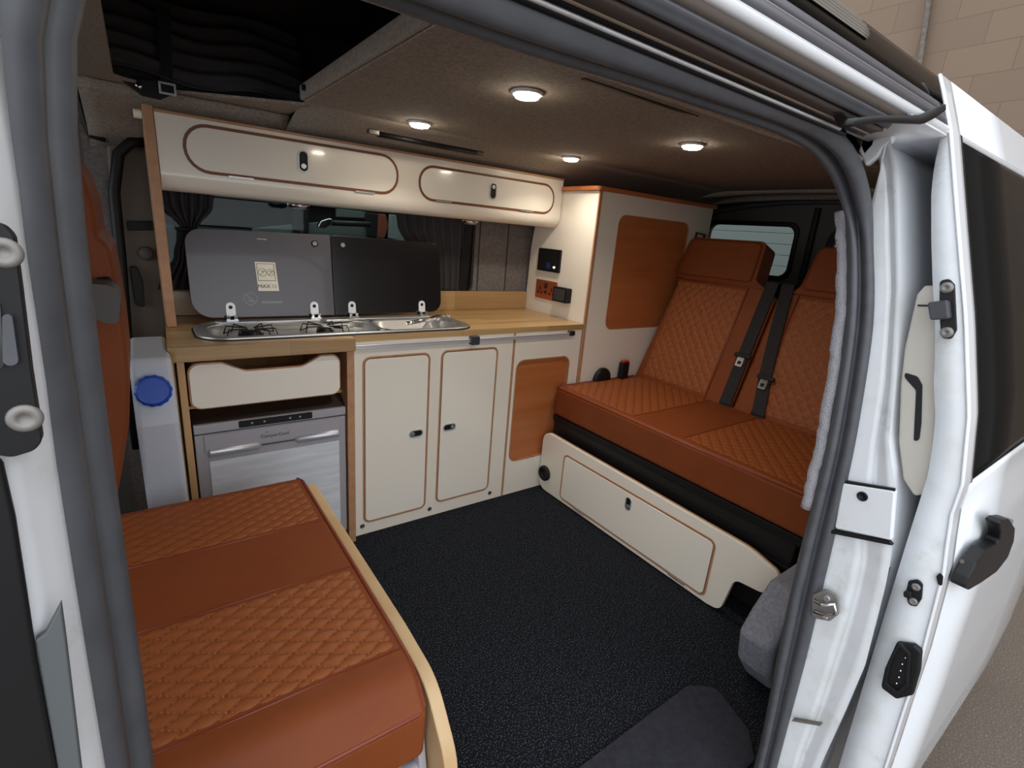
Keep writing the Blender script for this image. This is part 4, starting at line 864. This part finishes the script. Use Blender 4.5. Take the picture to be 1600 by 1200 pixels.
for nm, a in (('front_frame',(dX-.002,WX0,-.20,1.435)),('window_top_rail',(WX0,dX1,WZ1,1.435)),('outer_skin',(WX0,dX1,-.20,WZ0)),('rear_frame',(dX1-.07,dX1,WZ0,WZ1))):
    obj(nm, sheet(B(), skinpatch(a[0],a[1],a[2],a[3],nz=60)), 'white', dr, smooth=True, solid=.003)
obj('inner_skin', sheet(B(), [[Vector((x, ip(yi_, z)+.0, z)) for z in [1.34-1.52*i/40 for i in range(41)]] for x in (dX+.003,.9,1.3,dX1)]), 'jamb', dr, smooth=True)
obj('window_pane', sheet(B(), skinpatch(WX0-.004,dX1-.06,WZ0-.004,WZ1+.004,.004)), 'tint', dr, smooth=True, solid=.003)
obj('window_edge', sheet(B(), skinpatch(WX0-.002,WX0+.006,WZ0,WZ1,-.0004)), 'black', dr, smooth=True)
# front edge fittings (face x = .50)
EX = dX-.0015
def onedge(pts, t, x=EX): return prism(B(), rpoly([p+(.006,) for p in pts]), x-t, x, MX)
gd = obj('guide_bracket', onedge([(-1.371, 1.124), (-1.383, 1.128), (-1.392, 1.12), (-1.413, 1.051), (-1.41, 1.035), (-1.397, 1.034), (-1.389, 1.057), (-1.379, 1.092)], .004), 'black', dr, bevel=.002)
for p in [(0.494, -1.384, 1.114), (0.494, -1.402, 1.045)]: obj('bolt', lathe(B(), p, (-1,0,0), [(.0088,0),(.0088,.003),(.006,.0055),(.003,.0055),(.002,.003),(0,.003)], 22), 'bolt', gd, smooth=True)
obj('guide_block', prism(B(), rpoly([p+(.004,) for p in [(-1.368, 1.088), (-1.393, 1.096), (-1.403, 1.067), (-1.379, 1.061)]]), .478, .496, MX), 'slate', gd, bevel=.003)
bf = obj('buffer_bracket', onedge([(-1.461, 0.61), (-1.473, 0.621), (-1.481, 0.615), (-1.486, 0.589), (-1.483, 0.57), (-1.472, 0.566), (-1.463, 0.585)], .005), 'black', dr, bevel=.002)
for p in [(0.493, -1.474, 0.607), (0.493, -1.477, 0.579)]: obj('bolt', lathe(B(), p, (-1,0,0), [(.0065,0),(.0065,.003),(.004,.005),(.002,.003),(0,.003)], 18), 'bolt', bf, smooth=True)
obj('buffer', prism(B(), rpoly([p+(.003,) for p in [(-1.461, 0.59), (-1.471, 0.599), (-1.474, 0.586), (-1.464, 0.58)]]), .484, .496, MX), 'black', bf, bevel=.002)
ct = obj('contact_plate', onedge([(-1.476, 0.491), (-1.499, 0.505), (-1.511, 0.5), (-1.518, 0.463), (-1.521, 0.412), (-1.503, 0.385), (-1.477, 0.388), (-1.473, 0.429)], .014), 'black', dr, bevel=.004)
rc = obj('contact_recess', holed(B(), rpoly([p+(.005,) for p in [(-1.48, 0.499), (-1.5, 0.49), (-1.512, 0.429), (-1.504, 0.398), (-1.481, 0.402), (-1.476, 0.444)]]), [rpoly([p+(.004,) for p in [(-1.483, 0.493), (-1.496, 0.484), (-1.507, 0.431), (-1.501, 0.406), (-1.484, 0.409), (-1.48, 0.447)]])], .478, .486, MX), 'black', ct, bevel=.001)
for p in [(0.485, -1.495, 0.475), (0.485, -1.494, 0.46), (0.485, -1.495, 0.446), (0.485, -1.496, 0.432), (0.485, -1.496, 0.418)]: obj('contact_pin', lathe(B(), p, (-1,0,0), [(.0022,0),(.0022,.003),(0,.0045)], 10), 'chrome', ct, smooth=True)
obj('lock_hole', prism(B(), rpoly([p+(.004,) for p in [(-1.493, 0.64), (-1.496, 0.649), (-1.501, 0.645), (-1.504, 0.628), (-1.499, 0.627)]]), .496, .499, MX), 'black', dr, bevel=.001)
obj('small_hole', prism(B(), rpoly([p+(.002,) for p in [(-1.513, 0.686), (-1.517, 0.688), (-1.519, 0.682), (-1.514, 0.679)]]), .4975, .499, MX), 'greybrown', dr)
tr_ = obj('inner_trim', prism(B(), rpoly([p+(.006,) for p in [(-1.368, 1.116), (-1.348, 1.113), (-1.341, 1.097), (-1.347, 1.003), (-1.357, 0.942), (-1.38, 0.84), (-1.403, 0.777), (-1.426, 0.754), (-1.445, 0.77), (-1.41, 0.957)]]), .515, .56, MX), 'beige', dr, bevel=.004)
obj('trim_hollow', prism(B(), rpoly([p+(.01,) for p in [(-1.358, 0.964), (-1.378, 0.962), (-1.388, 0.949), (-1.403, 0.886), (-1.408, 0.855), (-1.401, 0.85), (-1.382, 0.938), (-1.361, 0.955)]]), .5135, .5155, MX), 'black', tr_, bevel=.001)
obj('trim_joint', prism(B(), [(-1.347, 1.081), (-1.363, 1.083), (-1.363, 1.08), (-1.348, 1.078)], .5138, .5155, MX), 'black', tr_)
# outer handle
hd = obj('door_handle', prism(B(), rpoly([p+(.008,) for p in [(0.532, 0.625), (0.536, 0.644), (0.558, 0.664), (0.605, 0.675), (0.668, 0.663), (0.736, 0.647), (0.689, 0.687), (0.634, 0.72), (0.662, 0.719), (0.742, 0.697), (0.872, 0.639), (0.939, 0.588), (0.955, 0.538), (0.865, 0.532), (0.695, 0.57), (0.591, 0.597)]]), -1.527, -1.505, MY), 'black', dr, bevel=.009, seg=3)
obj('handle_cup', prism(B(), rpoly([p+(.01,) for p in [(0.815, 0.598), (0.753, 0.667), (0.812, 0.674), (0.962, 0.624), (1.002, 0.548)]]), -1.5125, -1.50, MY), 'lightgrey', hd, bevel=.002)
# upper roller arm
lowg = [z for z in [.60-.85*i/30 for i in range(31)]]
struct(obj('gap_shade', sheet(B(), [[Vector((x, atz(CORNER+[(.44,-1.436,-.5)], z).y+.006+d, z)) for z in lowg] for x, d in ((.447,0),(.47,.012),(.60,.02),(1.2,.02))]), 'black', smooth=True, solid=.002), 'painted shade in the gap between jamb and open door')  # black sheet paints in the shade of the gap behind the jamb
ra = thing('door_arm', 'black upper roller arm joining the sliding door to its rail', 'door arm', (0.328, -1.31, 1.338))
obj('arm', sheet(B(), [[Vector(p) for p in [(0.134, -1.335, 1.3), (0.164, -1.335, 1.307), (0.213, -1.335, 1.318), (0.279, -1.335, 1.33), (0.341, -1.335, 1.342), (0.372, -1.335, 1.354), (0.417, -1.335, 1.37)]],[Vector(p) for p in [(0.128, -1.337, 1.292), (0.156, -1.337, 1.297), (0.204, -1.337, 1.309), (0.279, -1.337, 1.322), (0.356, -1.337, 1.334), (0.388, -1.337, 1.347), (0.418, -1.337, 1.362)]]]), 'black', ra, smooth=True, solid=.006)
obj('roller_carriage', prism(B(), [(0.165, 1.314), (0.198, 1.317), (0.236, 1.318), (0.216, 1.309), (0.184, 1.305)], -1.315, -1.30, MY), 'black', ra, bevel=.002)
# ================================================================ OUTSIDE
struct(obj('ground', boxes((-8,-9,-.58,12,9,-.55)), 'asphalt'), 'brown wet asphalt')
struct(obj('wall_building', boxes((5.0,-9,-.55,5.2,9,6)), 'brick'), 'brown painted block wall behind the van')
gp = obj('pipe', tube(B(), [(4.96,.36,-.5),(4.96,.385,2.8),(4.96,.46,3.4),(4.96,.6,5.5)], .022, 8), 'tan', smooth=True); tag(gp, 'thin vertical pipe on the block wall', 'pipe')
rd_ = thing('roller_shutter', 'pale grey roller shutter seen through the rear window', 'shutter', (4.9,1.8,-.5))
bm = B()
for i in range(30): box(bm, 4.90, .62, -.5+i*.11, 4.93, 3.2, -.5+(i+1)*.11-.002)
obj('slats', bm, 'shutter', rd_, bevel=.004)
pv = thing('parked_van', 'dark green vehicle parked beyond the side window', 'vehicle', (.4,1.6,-.55))
obj('body', boxes((-1.6,1.22,-.3,2.4,3.0,1.06),(-1.6,1.24,1.06,2.4,3.0,1.20)), 'greenpaint', pv, bevel=.02)
obj('roof_strip', boxes((-1.6,1.19,1.196,2.4,1.3,1.225)), 'lightgrey', pv, bevel=.004)
obj('waist_strip', prism(B(), [(-0.09, 1.064), (0.298, 1.131), (0.496, 1.119), (0.496, 1.054), (-0.093, 1.018)], 1.195, 1.235, MY), 'palegreen', pv, bevel=.003)
obj('pillar', prism(B(), [(0.097, 1.207), (0.174, 1.205), (0.168, 1.035), (0.09, 1.03)], 1.18, 1.21, MY), 'black', pv, bevel=.003)
obj('side_panel', prism(B(), [(0.316, 1.194), (0.471, 1.191), (0.471, 1.158), (0.315, 1.152)], 1.185, 1.215, MY), 'palegreen', pv, bevel=.002)
obj('bar', tube(B(), [(0.261, 1.12, 1.12), (0.47, 1.12, 1.127)], .014, 10), 'black', pv, smooth=True)
obj('bracket', prism(B(), rpoly([p+(.008,) for p in [(0.19, 1.09), (0.21, 1.126), (0.248, 1.141), (0.268, 1.14), (0.264, 1.114), (0.228, 1.09)]]), 1.10, 1.14, MY), 'chrome', pv, bevel=.004)
obj('red_post', prism(B(), [(0.536, 1.187), (0.58, 1.187), (0.596, 1.13), (0.574, 1.06), (0.529, 1.057)], 1.17, 1.20, MY), 'rust', pv, bevel=.003)
obj('corner_post', prism(B(), [(0.464, 1.187), (0.536, 1.187), (0.529, 1.057), (0.478, 1.054)], 1.17, 1.19, MY), 'black', pv, bevel=.003)
obj('light_panel', prism(B(), [(0.599, 1.189), (0.722, 1.189), (0.725, 1.041), (0.593, 1.062)], 1.16, 1.18, MY), 'lightgrey', pv, bevel=.003)
obj('front_glass', prism(B(), [(-0.464, 1.192), (-0.425, 1.18), (-0.432, 1.114), (-0.474, 1.097)], 1.19, 1.22, MY), 'lightgrey', pv, bevel=.003)
# ================================================================ LIGHT, WORLD, CAMERA
wld = bpy.data.worlds.new('overcast sky'); bpy.context.scene.world = wld; wld.use_nodes = True
bg = wld.node_tree.nodes['Background']; bg.inputs[0].default_value = (.90,.95,1,1); bg.inputs[1].default_value = SKY
sun = bpy.data.lights.new('soft_sun', 'SUN'); sun.energy = SUN; sun.angle = .6; sun.color = (1,.98,.95)
so = bpy.data.objects.new('soft_sun', sun); C.objects.link(so); so.rotation_euler = Vector((.25,.75,-.9)).to_track_quat('-Z','Y').to_euler()
cam = bpy.data.cameras.new('camera'); co = bpy.data.objects.new('camera', cam); C.objects.link(co); bpy.context.scene.camera = co
yaw, pitch, roll = .641, -.2891, .0832
fw = Vector((math.sin(yaw)*math.cos(pitch), math.cos(yaw)*math.cos(pitch), math.sin(pitch)))
rt = Vector((math.cos(yaw), -math.sin(yaw), 0)); up = rt.cross(fw)
r2 = rt*math.cos(roll)+up*math.sin(roll); u2 = -rt*math.sin(roll)+up*math.cos(roll)
co.matrix_world = Matrix(((r2.x,u2.x,-fw.x,-.55154),(r2.y,u2.y,-fw.y,-1.64472),(r2.z,u2.z,-fw.z,1.14114),(0,0,0,1)))
cam.sensor_width = 36; cam.lens = 787.1/1600*36; cam.clip_start = .01
sc = bpy.context.scene
sc.view_settings.view_transform = 'Standard'; sc.view_settings.look = 'None'; sc.view_settings.gamma = 1; sc.view_settings.exposure = EXPO
sc.view_settings.use_curve_mapping = False
